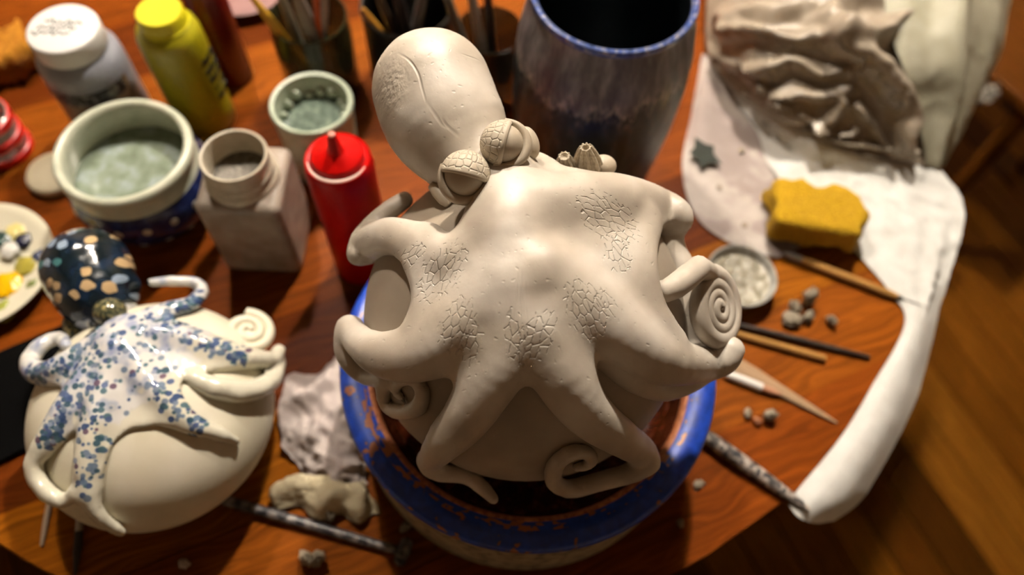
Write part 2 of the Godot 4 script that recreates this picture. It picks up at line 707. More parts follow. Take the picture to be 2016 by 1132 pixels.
# ------------------------------------------------------------------ table
func table() -> void:
	var R := 0.655
	var cen := Vector3(-0.1525, 0, -0.305)
	var t := thing("round_table", "round reddish-brown plank table carrying all the pottery", "table", cen + Vector3(0, -0.72, 0))
	var dir := deg_to_rad(28.0)
	var xf := Transform3D(Basis(Vector3.UP, dir), Vector3(0, 0.72, 0))
	var cols := ["844210", "642e0a", "9c5c12", "72380c", "80400e", "8c4c13"]
	var woods := []
	for k in cols.size():
		woods.append(wood_mat(hexc(cols[k]), k, 0.42))
	var w := 0.0935
	var n := 14
	var pick := [0, 1, 3, 0, 4, 1, 5, 3, 0, 4, 1, 2, 5, 0]
	for i in n:
		var a := -R + 2 * R * i / n + 0.0004
		var b := -R + 2 * R * (i + 1) / n - 0.0004
		var mb := MB.new()
		var u0 := rng.randf() * 4.0
		var zs := [a, a + 0.0012]
		for k in range(1, 6):
			zs.append(a + (b - a) * k / 6.0)
		zs.append(b - 0.0012)
		zs.append(b)
		var top := []
		var low := []
		var sa := []
		var sb := []
		for z: float in zs:
			var hl := sqrt(maxf(R * R - z * z, 0.00001))
			var edge: bool = z == a or z == b
			var y := -0.0009 if edge else 0.0
			top.append([mb.add(Vector3(-hl + 0.002, y, z), Vector3.UP, Vector2(-hl + u0, z - a + u0)), mb.add(Vector3(hl - 0.002, y, z), Vector3.UP, Vector2(hl + u0, z - a + u0))])
			low.append([mb.add(Vector3(-hl, -0.03, z), Vector3.DOWN, Vector2(-hl, z)), mb.add(Vector3(hl, -0.03, z), Vector3.DOWN, Vector2(hl, z))])
			var nn := Vector3(hl, 0, z).normalized()
			var nm := Vector3(-hl, 0, z).normalized()
			sb.append([mb.add(Vector3(hl - 0.002, y, z), (nn + Vector3.UP).normalized(), Vector2(0, z)), mb.add(Vector3(hl, y - 0.003, z), nn, Vector2(0.004, z)), mb.add(Vector3(hl, -0.03, z), nn, Vector2(0.03, z))])
			sa.append([mb.add(Vector3(-hl + 0.002, y, z), (nm + Vector3.UP).normalized(), Vector2(0, z)), mb.add(Vector3(-hl, y - 0.003, z), nm, Vector2(0.004, z)), mb.add(Vector3(-hl, -0.03, z), nm, Vector2(0.03, z))])
		for k in zs.size() - 1:
			mb.quad(top[k][0], top[k][1], top[k + 1][1], top[k + 1][0])
			mb.quad(low[k][0], low[k][1], low[k + 1][1], low[k + 1][0])
			for q in 2:
				mb.quad(sa[k][q], sa[k][q + 1], sa[k + 1][q + 1], sa[k + 1][q])
				mb.quad(sb[k][q], sb[k][q + 1], sb[k + 1][q + 1], sb[k + 1][q])
		part("plank", mb, woods[pick[i]], t, xf)
	var um := mat(hexc("5a2a0c"), 0.5)
	var ap := MB.new()
	ap.lathe([Vector2(0.02, 0.688), Vector2(0.5, 0.688), Vector2(0.5, 0.62), Vector2(0.48, 0.62), Vector2(0.48, 0.687)], 48)
	part("apron", ap, um, t)
	for k in 4:
		var ang := k * PI / 2 + 0.5
		var lg := MB.new()
		lg.tube([Vector3(cos(ang) * 0.45, 0.0, sin(ang) * 0.45), Vector3(cos(ang) * 0.44, 0.3, sin(ang) * 0.44), Vector3(cos(ang) * 0.43, 0.69, sin(ang) * 0.43)], [0.018, 0.024, 0.03], 14)
		part("leg", lg, um, t)

# ------------------------------------------------------------------ planter
func planter() -> void:
	var c := Vector3(0.019, 0, 0.128)
	var t := thing("glazed_planter", "round planter with a worn cobalt blue rim holding the clay octopus globe", "planter", c)
	var body := MB.new()
	body.lathe([Vector2(0.0, 0.001), Vector2(0.147, 0.001), Vector2(0.151, 0.006), Vector2(0.1525, 0.05), Vector2(0.152, 0.1), Vector2(0.1515, 0.109), Vector2(0.153, 0.1105)], 72)
	part("body", body, nmat([[0.0, hexc("2e261c")], [0.35, hexc("6d6048")], [0.5, hexc("8f8163")], [1.0, hexc("a99a78")]], 0.03, 9.0, 0.8, 0.04, 5), t, Transform3D(), "dirty beige outer wall")
	var rim := MB.new()
	rim.lathe([Vector2(0.150, 0.1095), Vector2(0.1545, 0.111), Vector2(0.1557, 0.1145), Vector2(0.1545, 0.118), Vector2(0.151, 0.1197), Vector2(0.144, 0.1200), Vector2(0.137, 0.1192), Vector2(0.1325, 0.1175)], 96)
	part("rim", rim, rim_mat(), t, Transform3D(), "cobalt blue glazed rim worn to terracotta")
	var lip := MB.new()
	lip.lathe([Vector2(0.1335, 0.1180), Vector2(0.1315, 0.1180), Vector2(0.1295, 0.1160), Vector2(0.1285, 0.112)], 96)
	part("inner_lip", lip, nmat([[0.0, hexc("5a2c16")], [0.5, hexc("a8653c")], [1.0, hexc("c08058")]], 0.05, 12.0, 0.6, 0.02, 2), t, Transform3D(), "bare terracotta inner edge")
	var ins := MB.new()
	ins.lathe([Vector2(0.1287, 0.1125), Vector2(0.126, 0.098), Vector2(0.120, 0.08), Vector2(0.112, 0.0745), Vector2(0.0, 0.0735)], 72)
	part("interior", ins, nmat([[0.0, hexc("1c0903")], [0.55, hexc("3a1608")], [0.75, hexc("5a2610")], [1.0, hexc("7a5a50")]], 0.03, 10.0, 0.25, 0.02, 6), t, Transform3D(), "glossy dark brown inside")

func rim_mat() -> StandardMaterial3D:
	# uv: x once round, y along the section in metres; chips of bare clay at the edges
	var W := 1024
	var H := 64
	var im := Image.create(W, H, false, Image.FORMAT_RGB8)
	var a := noise(1.0, FastNoiseLite.TYPE_SIMPLEX_SMOOTH, 4, 12)
	var b := noise(1.0, FastNoiseLite.TYPE_SIMPLEX_SMOOTH, 3, 31)
	var blue := hexc("1d46b4")
	var deep := hexc("10307f")
	var clay := hexc("9a5c3a")
	for y in H:
		for x in W:
			var an := TAU * x / W
			var s := float(y) / H * 0.0306 
			var p := Vector3(cos(an) * 13.0, sin(an) * 13.0, s * 110.0)
			var f := a.get_noise_3dv(p)
			var g := b.get_noise_3dv(p * 0.35)
			var col := blue.lerp(deep, clampf(0.35 + f * 0.9, 0, 1))
			var wear := f * 0.75 + g * 0.55 - 0.50
			if s < 0.0075:
				wear += 0.22
			if s > 0.0265:
				wear += 0.32
			# the left front of the rim is the most worn
			wear += 0.20 * maxf(0.0, cos(an - 2.35))
			col = col.lerp(clay, smoothstep(0.0, 0.10, wear))
			im.set_pixel(x, y, col)
	var m := mat(Color.WHITE, 0.28)
	m.albedo_texture = ImageTexture.create_from_image(im)
	m.uv1_scale = Vector3(1, 1.0 / 0.0306, 1)
	return m

# ------------------------------------------------------------------ clay octopus
const C0 := Vector3(0.011, 0.191, 0.130)
const R0 := 0.117
const UVS := 0.40

func clay_relief() -> ImageTexture:
	# modelled surface relief of the clay: tool-pressed scale patches, seams, pits
	var S := 1536
	var px := S / UVS
	var data := PackedFloat32Array()
	data.resize(S * S)
	var g := noise(0.035, FastNoiseLite.TYPE_SIMPLEX_SMOOTH, 3, 5)
	var pit := noise(0.055, FastNoiseLite.TYPE_SIMPLEX_SMOOTH, 1, 15)
	for y in S:
		for x in S:
			var q := pit.get_noise_2d(x, y)
			data[y * S + x] = 0.7 + g.get_noise_2d(x, y) * 0.035 - (0.20 * (q - 0.77) / 0.23 if q > 0.77 else 0.0)
	# patches: centre, half axes (m), angle, cell size (m), stretch, seed
	var cell := noise(1.0, FastNoiseLite.TYPE_CELLULAR, 1, 3)
	cell.cellular_return_type = FastNoiseLite.RETURN_DISTANCE2_SUB
	cell.cellular_distance_function = FastNoiseLite.DISTANCE_EUCLIDEAN
	cell.cellular_jitter = 0.85
	var brk := noise(1.0, FastNoiseLite.TYPE_SIMPLEX_SMOOTH, 2, 77)
	var patches := [
		[Vector2(-0.0512, 0.0066), Vector2(-0.0409, 0.0192), Vector2(-0.0597, -0.0133), 0.013],
		[Vector2(-0.0715, 0.0160), Vector2(-0.0651, 0.0188), Vector2(-0.0759, 0.0098), 0.007],
		[Vector2(-0.0374, -0.0280), Vector2(-0.0336, -0.0154), Vector2(-0.0415, -0.0425), 0.011],
		[Vector2(-0.0280, -0.0391), Vector2(-0.0263, -0.0305), Vector2(-0.0304, -0.0492), 0.007],
		[Vector2(0.0082, -0.0311), Vector2(0.0140, -0.0191), Vector2(0.0021, -0.0472), 0.010],
		[Vector2(-0.0037, -0.0405), Vector2(-0.0058, -0.0207), Vector2(-0.0022, -0.0475), 0.006],
		[Vector2(0.0350, -0.0138), Vector2(0.0274, 0.0001), Vector2(0.0438, -0.0287), 0.012],
		[Vector2(0.0469, -0.0092), Vector2(0.0435, -0.0037), Vector2(0.0505, -0.0161), 0.007],
		[Vector2(0.0480, 0.0470), Vector2(0.0286, 0.0541), Vector2(0.0665, 0.0390), 0.015],
		[Vector2(0.0565, 0.0241), Vector2(0.0514, 0.0333), Vector2(0.0569, 0.0127), 0.009],
	]
	for pi in patches.size():
		var c: Vector2 = patches[pi][0]
		var a: Vector2 = patches[pi][1]
		var b: Vector2 = patches[pi][2]
		var wid: float = patches[pi][3]
		var ax := (b - a)
		var hl := ax.length() / 2 + 0.003
		ax = ax.normalized()
		c = (a + b) / 2
		var rad := int((hl + wid) * px) + 2
		var cx := int((c.x / UVS + 0.5) * S)
		var cy := int((0.5 - c.y / UVS) * S)
		for y in range(maxi(0, cy - rad), mini(S, cy + rad)):
			for x in range(maxi(0, cx - rad), mini(S, cx + rad)):
				var p := Vector2((float(x) / S - 0.5) * UVS, (0.5 - float(y) / S) * UVS) - c
				var l := p.dot(ax)
				var w := p.x * -ax.y + p.y * ax.x
				var m := (l / hl) * (l / hl) + (w / wid) * (w / wid)
				if m > 1.0:
					continue
				var k := brk.get_noise_2d(l * 260.0 + pi * 9.0, w * 260.0)
				if m + k * 1.5 > 0.75:
					continue
				var e := cell.get_noise_2d(l * 150.0 + pi * 40.0, w * 270.0) + 1.0   # 0 at the walls between cells
				if e < 0.10:
					data[y * S + x] -= 0.60 * (1.0 - e / 0.10)
				else:
					data[y * S + x] += 0.03 * minf(1.0, (e - 0.11) * 3.0)
	# scored lines: polylines in clay coordinates, depth, half width (m)
	var lines := [
		[[Vector2(-0.0925, 0.1442), Vector2(-0.0840, 0.1376), Vector2(-0.0778, 0.1291), Vector2(-0.0738, 0.1182), Vector2(-0.0708, 0.1102)], 0.50, 0.0008],
		[[Vector2(-0.0717, 0.1122), Vector2(-0.0660, 0.1051), Vector2(-0.0591, 0.0974), Vector2(-0.0534, 0.0966)], 0.16, 0.0011],
		[[Vector2(-0.0532, 0.1483), Vector2(-0.0470, 0.1489), Vector2(-0.0408, 0.1503)], 0.25, 0.0005],
		[[Vector2(-0.0603, 0.1016), Vector2(-0.0568, 0.0972), Vector2(-0.0484, 0.0916)], 0.2, 0.0012],
		[[Vector2(-0.0052, 0.0015), Vector2(-0.0045, -0.0148), Vector2(-0.0043, -0.0321)], 0.16, 0.0005],
		[[Vector2(-0.0030, 0.0031), Vector2(-0.0016, -0.0146), Vector2(-0.0011, -0.0290)], 0.16, 0.0005],
		[[Vector2(-0.0005, -0.0027), Vector2(0.0012, -0.0173), Vector2(0.0028, -0.0259)], 0.13, 0.0005],
	]
	for ln in lines:
		var pts: Array = ln[0]
		for i in 160:
			var p: Vector2 = cr(pts, i / 159.0)
			var hw: float = ln[2]
			var fade := sin(PI * clampf(i / 159.0, 0.04, 0.96))
			var cx := (p.x / UVS + 0.5) * S
			var cy := (0.5 - p.y / UVS) * S
			var rr := hw * px * 1.6
			for y in range(int(cy - rr), int(cy + rr) + 1):
				for x in range(int(cx - rr), int(cx + rr) + 1):
					var d := Vector2(x - cx, y - cy).length() / (hw * px)
					if d < 1.6 and x >= 0 and y >= 0 and x < S and y < S:
						var dep := 0.7 - float(ln[1]) * fade * (1.0 - smoothstep(0.0, 1.6, d))
						data[y * S + x] = minf(data[y * S + x], dep)
	# rough pressed patch on the left of the mantle
	var hc: Vector2 = Vector2(-0.0956, 0.1243)
	var rg := noise(300.0, FastNoiseLite.TYPE_SIMPLEX_SMOOTH, 3, 41)
	var hx := int((hc.x / UVS + 0.5) * S)
	var hy := int((0.5 - hc.y / UVS) * S)
	for y in range(maxi(hy - 80, 0), hy + 80):
		for x in range(hx - 60, hx + 70):
			var m := Vector2((x - hx) / 60.0, (y - hy) / 80.0).length()
			if m < 1.0:
				data[y * S + x] += rg.get_noise_2d(x * 0.00026, y * 0.00018) * 0.40 * (1.0 - m)
	return ImageTexture.create_from_image(Image.create_from_data(S, S, false, Image.FORMAT_RF, data.to_byte_array()))

func clay_octopus() -> void:
	var t := thing("octopus_sculpture", "unfired grey clay octopus clinging to a globe pot in the blue-rimmed planter", "sculpture", Vector3(C0.x, C0.y - R0, C0.z))
	var org := t.position
	var tone := [[0.0, hexc("9c9284")], [0.4, hexc("b0a798")], [0.62, hexc("bdb5a8")], [1.0, hexc("cfc9be")]]
	var clay := nmat(tone, 0.012, 8.0, 0.62, 0.0, 11)
	clay.heightmap_enabled = true
	# pot
	var pm := MB.new()
	var prof := []
	for i in 41:
		var th := PI * i / 40.0
		prof.append(Vector2(sin(th) * R0, R0 - cos(th) * R0))
	pm.lathe(prof, 72)
	var potclay := nmat([[0.0, hexc("8a7f70")], [0.5, hexc("978c7c")], [1.0, hexc("a69c8c")]], 0.01, 7.0, 0.6, 0.03, 21)
	part("globe_pot", pm, potclay, t, Transform3D(), "smooth round clay pot under the octopus")
	# body
	var cl := Clay.new()
	cl.c = C0
	cl.r = R0
	cl.h = 0.010
	cl.n0 = Vector3(-0.026, 0.9591, 0.282)
	cl.e1 = Vector3(0.9997, 0.0249, 0.0073)
	cl.e2 = Vector3(0, 0.2821, -0.9594)
	cl.lump = noise(28.0, FastNoiseLite.TYPE_SIMPLEX_SMOOTH, 2, 3)
	cl.lump_amp = 0.0006
	cl.web([
		Vector2(-0.279, 0.407), Vector2(-0.329, 0.283), Vector2(-0.403, 0.174), Vector2(-0.453, 0.233), Vector2(-0.502, 0.314), Vector2(-0.649, 0.337), Vector2(-0.892, 0.427), Vector2(-1.159, 0.508), Vector2(-1.203, 0.417),
		Vector2(-1.147, 0.292), Vector2(-0.922, 0.258), Vector2(-0.784, 0.210), Vector2(-0.667, 0.112), Vector2(-0.588, -0.008), Vector2(-0.562, -0.128), Vector2(-0.598, -0.246), Vector2(-0.700, -0.294), Vector2(-0.799, -0.314), Vector2(-0.920, -0.354), Vector2(-0.910, -0.464), Vector2(-0.739, -0.507),
		Vector2(-0.481, -0.478), Vector2(-0.349, -0.451), Vector2(-0.294, -0.459), Vector2(-0.269, -0.522), Vector2(-0.326, -0.671), Vector2(-0.418, -0.820), Vector2(-0.307, -0.832), Vector2(-0.158, -0.663), Vector2(-0.060, -0.515), Vector2(-0.014, -0.460), Vector2(0.046, -0.437), Vector2(0.102, -0.458), Vector2(0.170, -0.550), Vector2(0.310, -0.673), Vector2(0.443, -0.737), Vector2(0.523, -0.674),
		Vector2(0.393, -0.511), Vector2(0.342, -0.370), Vector2(0.354, -0.299), Vector2(0.396, -0.265), Vector2(0.469, -0.284), Vector2(0.644, -0.363), Vector2(0.861, -0.381), Vector2(1.054, -0.309), Vector2(1.067, -0.252), Vector2(0.835, -0.147), Vector2(0.720, -0.025), Vector2(0.670, 0.134), Vector2(0.686, 0.309), Vector2(0.779, 0.478), Vector2(1.006, 0.734), Vector2(0.951, 0.766), Vector2(0.846, 0.863), Vector2(0.702, 0.975), Vector2(0.390, 0.786), Vector2(0.166, 0.779), Vector2(0.060, 0.922), Vector2(-0.131, 1.090), Vector2(-0.255, 0.790)])
	# mantle
	cl.arm(0.012, [Vector3(-0.0647, 0.3058, 0.0201), 0.0407, Vector3(-0.0576, 0.3011, 0.035), 0.0410, Vector3(-0.0503, 0.2988, 0.0456), 0.0385, Vector3(-0.0426, 0.2968, 0.0575), 0.0325], 0.006)
	cl.arm(0.016, [Vector3(-0.0313, 0.2964, 0.0687), 0.022, Vector3(-0.0168, 0.3035, 0.0952), 0.0185, Vector3(-0.0073, 0.3063, 0.1194), 0.018])
	cl.arm(0.016, [Vector3(-0.0129, 0.3054, 0.0793), 0.016, Vector3(-0.0048, 0.3098, 0.1025), 0.0175, Vector3(-0.0023, 0.3073, 0.1196), 0.016])
	# back and arms
	cl.arm(0.018, [Vector3(-0.0067, 0.3103, 0.1202), 0.0150, Vector3(-0.003, 0.3127, 0.1415), 0.0170, Vector3(0.0049, 0.3066, 0.1652), 0.0170, Vector3(0.0099, 0.295, 0.1857), 0.0140])
	cl.arm(0.014, [Vector3(-0.014, 0.3092, 0.1368), 0.0160, Vector3(-0.0377, 0.2993, 0.1474), 0.0130, Vector3(-0.0642, 0.287, 0.1296), 0.0095, Vector3(-0.0895, 0.2606, 0.1093), 0.0085, Vector3(-0.1074, 0.2345, 0.1029), 0.0090, Vector3(-0.1103, 0.2313, 0.1097), 0.0080])
	cl.arm(0.004, [Vector3(-0.1104, 0.2319, 0.1088), 0.0075, Vector3(-0.1028, 0.2273, 0.1099), 0.0050, Vector3(-0.0939, 0.2395, 0.1118), 0.0040])
	cl.arm(0.006, [Vector3(-0.1089, 0.2367, 0.101), 0.0070, Vector3(-0.1024, 0.2414, 0.0905), 0.0070, Vector3(-0.0921, 0.2451, 0.0799), 0.0070, Vector3(-0.0817, 0.2477, 0.0718), 0.0062])
	cl.arm(0.016, [Vector3(-0.007, 0.3053, 0.1655), 0.0170, Vector3(-0.0276, 0.2922, 0.1861), 0.0170, Vector3(-0.0481, 0.2756, 0.1987), 0.0150, Vector3(-0.0718, 0.2566, 0.1968), 0.0130, Vector3(-0.0945, 0.2371, 0.1813), 0.0110, Vector3(-0.1115, 0.2059, 0.1576), 0.0095])
	cl.arm(0.005, [Vector3(-0.1122, 0.2065, 0.1572), 0.0095, Vector3(-0.1138, 0.2035, 0.1667), 0.0085, Vector3(-0.1086, 0.1974, 0.1772), 0.0085, Vector3(-0.0966, 0.1903, 0.1836), 0.0080, Vector3(-0.0753, 0.2313, 0.2013), 0.0070])
	cl.arm(0.003, [Vector3(-0.0718, 0.2335, 0.2009), 0.0060, Vector3(-0.0797, 0.2161, 0.2029), 0.0055, Vector3(-0.0777, 0.2003, 0.2088), 0.0055, Vector3(-0.0641, 0.2169, 0.2186), 0.0055, Vector3(-0.0526, 0.2364, 0.2197), 0.0055, Vector3(-0.0503, 0.2489, 0.214), 0.0050, Vector3(-0.0564, 0.2501, 0.2082), 0.0045, Vector3(-0.0654, 0.2412, 0.2062), 0.0040, Vector3(-0.0702, 0.2292, 0.2082), 0.0035, Vector3(-0.0656, 0.2292, 0.2127), 0.0030])
	cl.arm(0.014, [Vector3(0.0024, 0.2954, 0.1865), 0.0160, Vector3(-0.0058, 0.2822, 0.2108), 0.0160, Vector3(-0.0191, 0.2578, 0.23), 0.0140, Vector3(-0.035, 0.2244, 0.2391), 0.0120, Vector3(-0.0474, 0.167, 0.2345), 0.0090])
	cl.arm(0.004, [Vector3(-0.0474, 0.167, 0.2345), 0.0085, Vector3(-0.0435, 0.1658, 0.2411), 0.0075, Vector3(-0.033, 0.1641, 0.2423), 0.0065, Vector3(-0.0212, 0.1628, 0.2424), 0.0060, Vector3(-0.011, 0.1618, 0.2481), 0.0055, Vector3(-0.0006, 0.1612, 0.257), 0.0040])
	cl.arm(0.014, [Vector3(0.0218, 0.2959, 0.1851), 0.0160, Vector3(0.0347, 0.2813, 0.2101), 0.0160, Vector3(0.0521, 0.2607, 0.224), 0.0140, Vector3(0.076, 0.231, 0.2277), 0.0125, Vector3(0.1, 0.1798, 0.2197), 0.0105, Vector3(0.1027, 0.1799, 0.2267), 0.0090])
	cl.arm(0.0035, [Vector3(0.1034, 0.1802, 0.2267), 0.0085, Vector3(0.0938, 0.1761, 0.2343), 0.0075, Vector3(0.0736, 0.1699, 0.24), 0.0070, Vector3(0.053, 0.1653, 0.2462), 0.0065, Vector3(0.0398, 0.1813, 0.2471), 0.0063, Vector3(0.0367, 0.2155, 0.2457), 0.0060, Vector3(0.0444, 0.2278, 0.2403), 0.0056, Vector3(0.0552, 0.2228, 0.2369), 0.0050, Vector3(0.0617, 0.2088, 0.2373), 0.0045, Vector3(0.0571, 0.203, 0.2401), 0.0038, Vector3(0.0519, 0.2044, 0.242), 0.0030])
	cl.arm(0.016, [Vector3(0.0209, 0.3084, 0.1577), 0.0170, Vector3(0.0532, 0.2951, 0.175), 0.0160, Vector3(0.0807, 0.2769, 0.1859), 0.0155, Vector3(0.1085, 0.2509, 0.1828), 0.0140, Vector3(0.1385, 0.2122, 0.163), 0.0130, Vector3(0.1488, 0.2188, 0.1618), 0.0115, Vector3(0.1533, 0.2239, 0.1568), 0.0095])
	cl.arm(0.006, [Vector3(0.1084, 0.2397, 0.0894), 0.0110, Vector3(0.1194, 0.2321, 0.107), 0.0120, Vector3(0.124, 0.2215, 0.1276), 0.0120, Vector3(0.1232, 0.2096, 0.1499), 0.0120])
	cl.arm(0.003, [Vector3(0.0594, 0.2749, 0.192), 0.0090, Vector3(0.0796, 0.2571, 0.198), 0.0090, Vector3(0.1077, 0.2235, 0.1893), 0.0085, Vector3(0.1333, 0.2057, 0.1726), 0.0080, Vector3(0.1422, 0.214, 0.1638), 0.0070])
	cl.arm(0.016, [Vector3(-0.0028, 0.3109, 0.1221), 0.0170, Vector3(0.0279, 0.3084, 0.1059), 0.0170, Vector3(0.0616, 0.295, 0.0912), 0.0160, Vector3(0.0962, 0.2574, 0.0634), 0.0120, Vector3(0.1108, 0.2589, 0.0695), 0.0095, Vector3(0.1148, 0.2562, 0.0746), 0.0080])
	cl.arm(0.004, [Vector3(0.1141, 0.2564, 0.074), 0.0080, Vector3(0.1086, 0.2517, 0.0757), 0.0080, Vector3(0.1004, 0.2462, 0.0772), 0.0070])
	# ridges of the skirt: right and upper edges of the openings
	cl.arm(0.010, [Vector3(0.0808, 0.2838, 0.0996), 0.0110, Vector3(0.078, 0.2905, 0.1348), 0.0100, Vector3(0.0849, 0.2813, 0.1581), 0.0100, Vector3(0.0997, 0.2625, 0.1707), 0.0110])
	cl.arm(0.008, [Vector3(-0.0564, 0.2888, 0.1467), 0.0080, Vector3(-0.0509, 0.287, 0.1667), 0.0080, Vector3(-0.0531, 0.2775, 0.183), 0.0090])
	var body := cl.build(Vector3(-0.14, 0.09, -0.06), Vector3(0.18, 0.40, 0.29), 0.0024, org, UVS)
	var skin := mat(Color.WHITE, 0.46)
	skin.albedo_texture = ntex(0.012, tone, 5, 11, 512)
	skin.heightmap_enabled = true
	skin.heightmap_texture = clay_relief()
	skin.heightmap_scale = 0.11
	part("octopus_body", body, skin, t, Transform3D(), "octopus with rounded mantle and curling arms, scale marks pressed in")
	# eyes
	var lidm := mat(hexc("b6ab97"), 0.6)
	lidm.heightmap_enabled = true
	lidm.heightmap_texture = scale_relief()
	lidm.heightmap_scale = 0.09
	var plain := mat(hexc("aca08c"), 0.55)
	eye(t, Vector3(-0.0338, 0.3244, 0.103) - org, (Vector3(0, 0.8774, 0.4798) - Vector3(-0.0822, 0.4782, -0.8744) * 0.15), (Vector3(-0.0822, 0.4782, -0.8744) * 0.95 + Vector3(0.9966, 0.0395, -0.0722) * 0.24 - Vector3(0, 0.8774, 0.4798) * 0.02).normalized(), 0.0156, lidm, plain)
	eye(t, Vector3(-0.0122, 0.3313, 0.082) - org, (Vector3(0, 0.8774, 0.4798) * 0.9 + Vector3(0.9966, 0.0395, -0.0722) * 0.35).normalized(), (Vector3(-0.0822, 0.4782, -0.8744) * 0.24 - Vector3(0.9966, 0.0395, -0.0722) * 0.95 - Vector3(0, 0.8774, 0.4798) * 0.02).normalized(), 0.0148, lidm, plain)
	var fl := MB.new()
	fl.ellipsoid(Vector3(0.0031, 0.3166, 0.0672) - org, basis_up(Vector3(-0.0822, 0.4782, -0.8744) * 0.9 - Vector3(0.9966, 0.0395, -0.0722) * 0.3) * Basis.from_scale(Vector3(0.0065, 0.0108, 0.006)), 24, 16)
	part("siphon_flap", fl, plain, t)
	var nub := MB.new()
	nub.tube([Vector3(-0.0572, 0.2904, 0.0881) - org, Vector3(-0.0533, 0.2914, 0.0925) - org, Vector3(-0.0479, 0.2915, 0.0985) - org, Vector3(-0.0451, 0.29, 0.1012) - org], [0.0035, 0.0048, 0.0048, 0.003], 12)
	part("siphon_flap", nub, plain, t)
	# spiral arm tip standing at the right
	var sc: Vector3 = Vector3(0.1385, 0.2389, 0.1343) - org
	var fn := (Vector3(0, 0.8774, 0.4798) * 0.70 + Vector3(0.9966, 0.0395, -0.0722) * 0.66 + Vector3(-0.0822, 0.4782, -0.8744) * 0.10).normalized()
	var sx := (Vector3(-0.0822, 0.4782, -0.8744) - fn * fn.dot(Vector3(-0.0822, 0.4782, -0.8744))).normalized()
	var sy := fn.cross(sx)
	var pts := []
	var rad := []
	pts.append(Vector3(0.0935, 0.2733, 0.1421) - org); rad.append(0.0062)
	pts.append(Vector3(0.0996, 0.275, 0.1432) - org); rad.append(0.0078)
	pts.append(Vector3(0.1109, 0.2728, 0.1327) - org); rad.append(0.0084)
	pts.append(Vector3(0.1233, 0.2658, 0.1183) - org); rad.append(0.0082)
	for i in 84:
		var f := i / 83.0
		var an := 0.15 - f * TAU * 3.3
		var rr := lerpf(0.0245, 0.0012, f)
		pts.append(sc + (sx * cos(an) + sy * sin(an)) * rr + fn * (0.004 * f))
		rad.append(lerpf(0.0076, 0.0046, minf(1.0, f * 1.5)) if f < 0.97 else 0.0035)
	var sm := []
	var sr := []
	for i in 120:
		sm.append(cr(pts, i / 119.0))
		sr.append(cr(rad, i / 119.0))
	var sp := MB.new()
	sp.tube(sm, sr, 14, 1.0, fn)
	sp.ellipsoid(sc - fn * 0.001, basis_up(fn) * Basis.from_scale(Vector3(0.021, 0.0045, 0.021)), 24, 10)
	part("coiled_arm_tip", sp, nmat(tone, 0.012, 8.0, 0.6, 0.02, 11), t, Transform3D(), "flat spiral coil of the right arm")
	# barnacles behind the neck
	var bcols := nmat([[0.0, hexc("7d705c")], [0.5, hexc("a89c86")], [1.0, hexc("c2b7a3")]], 0.05, 30.0, 0.7, 0.05, 4)
	for b in [[Vector3(0.0443, 0.2873, 0.0582), Vector3(0.0408, 0.3032, 0.0561), 0.0085, 0.0026], [Vector3(0.0289, 0.2907, 0.0624), Vector3(0.0273, 0.3, 0.0621), 0.0058, 0.0028]]:
		var bm := MB.new()
		var ax: Vector3 = b[1] - b[0]
		var bx := Transform3D(basis_up(ax), b[0] - org)
		var L := ax.length()
		bm.lathe([Vector2(b[2], -0.004), Vector2(b[2], 0.0), Vector2(b[2] * 0.9, L * 0.3), Vector2(b[2] * 0.62, L * 0.75), Vector2(b[3] * 1.3, L), Vector2(b[3], L), Vector2(b[3] * 0.6, L * 0.8), Vector2(0, L * 0.75)], 18, bx)
		for k in 9:
			var an := TAU * k / 9
			bm.tube([bx * Vector3(cos(an) * b[2] * 1.02, 0.0, sin(an) * b[2] * 1.02), bx * Vector3(cos(an) * b[2] * 0.92, L * 0.32, sin(an) * b[2] * 0.92), bx * Vector3(cos(an) * b[2] * 0.62, L * 0.76, sin(an) * b[2] * 0.62), bx * Vector3(cos(an) * b[3] * 1.3, L, sin(an) * b[3] * 1.3)], [b[2] * 0.2, b[2] * 0.2, b[2] * 0.17, b[2] * 0.12], 6)
		part("barnacle", bm, bcols, t)
	var lb := MB.new()
	lb.ellipsoid(Vector3(0.056, 0.2796, 0.0514) - org, basis_up(Vector3.UP) * Basis.from_scale(Vector3(0.009, 0.007, 0.008)), 22, 14)
	part("barnacle", lb, plain, t)

func scale_relief() -> ImageTexture:
	var S := 384
	var data := PackedFloat32Array()
	data.resize(S * S)
	var cell := noise(1.0, FastNoiseLite.TYPE_CELLULAR, 1, 6)
	cell.cellular_return_type = FastNoiseLite.RETURN_DISTANCE2_SUB
	cell.cellular_jitter = 0.6
	for y in S:
		for x in S:
			var u := float(x) / S
			var w := float(y) / S
			var e := cell.get_noise_2d(u * 20.0, w * 8.0) + 1.0
			data[y * S + x] = 0.75 - (0.6 * (1.0 - e / 0.22) if e < 0.22 else 0.0)
			if w < 0.10 or w > 0.60:
				data[y * S + x] = 0.75
	return ImageTexture.create_from_image(Image.create_from_data(S, S, false, Image.FORMAT_RF, data.to_byte_array()))

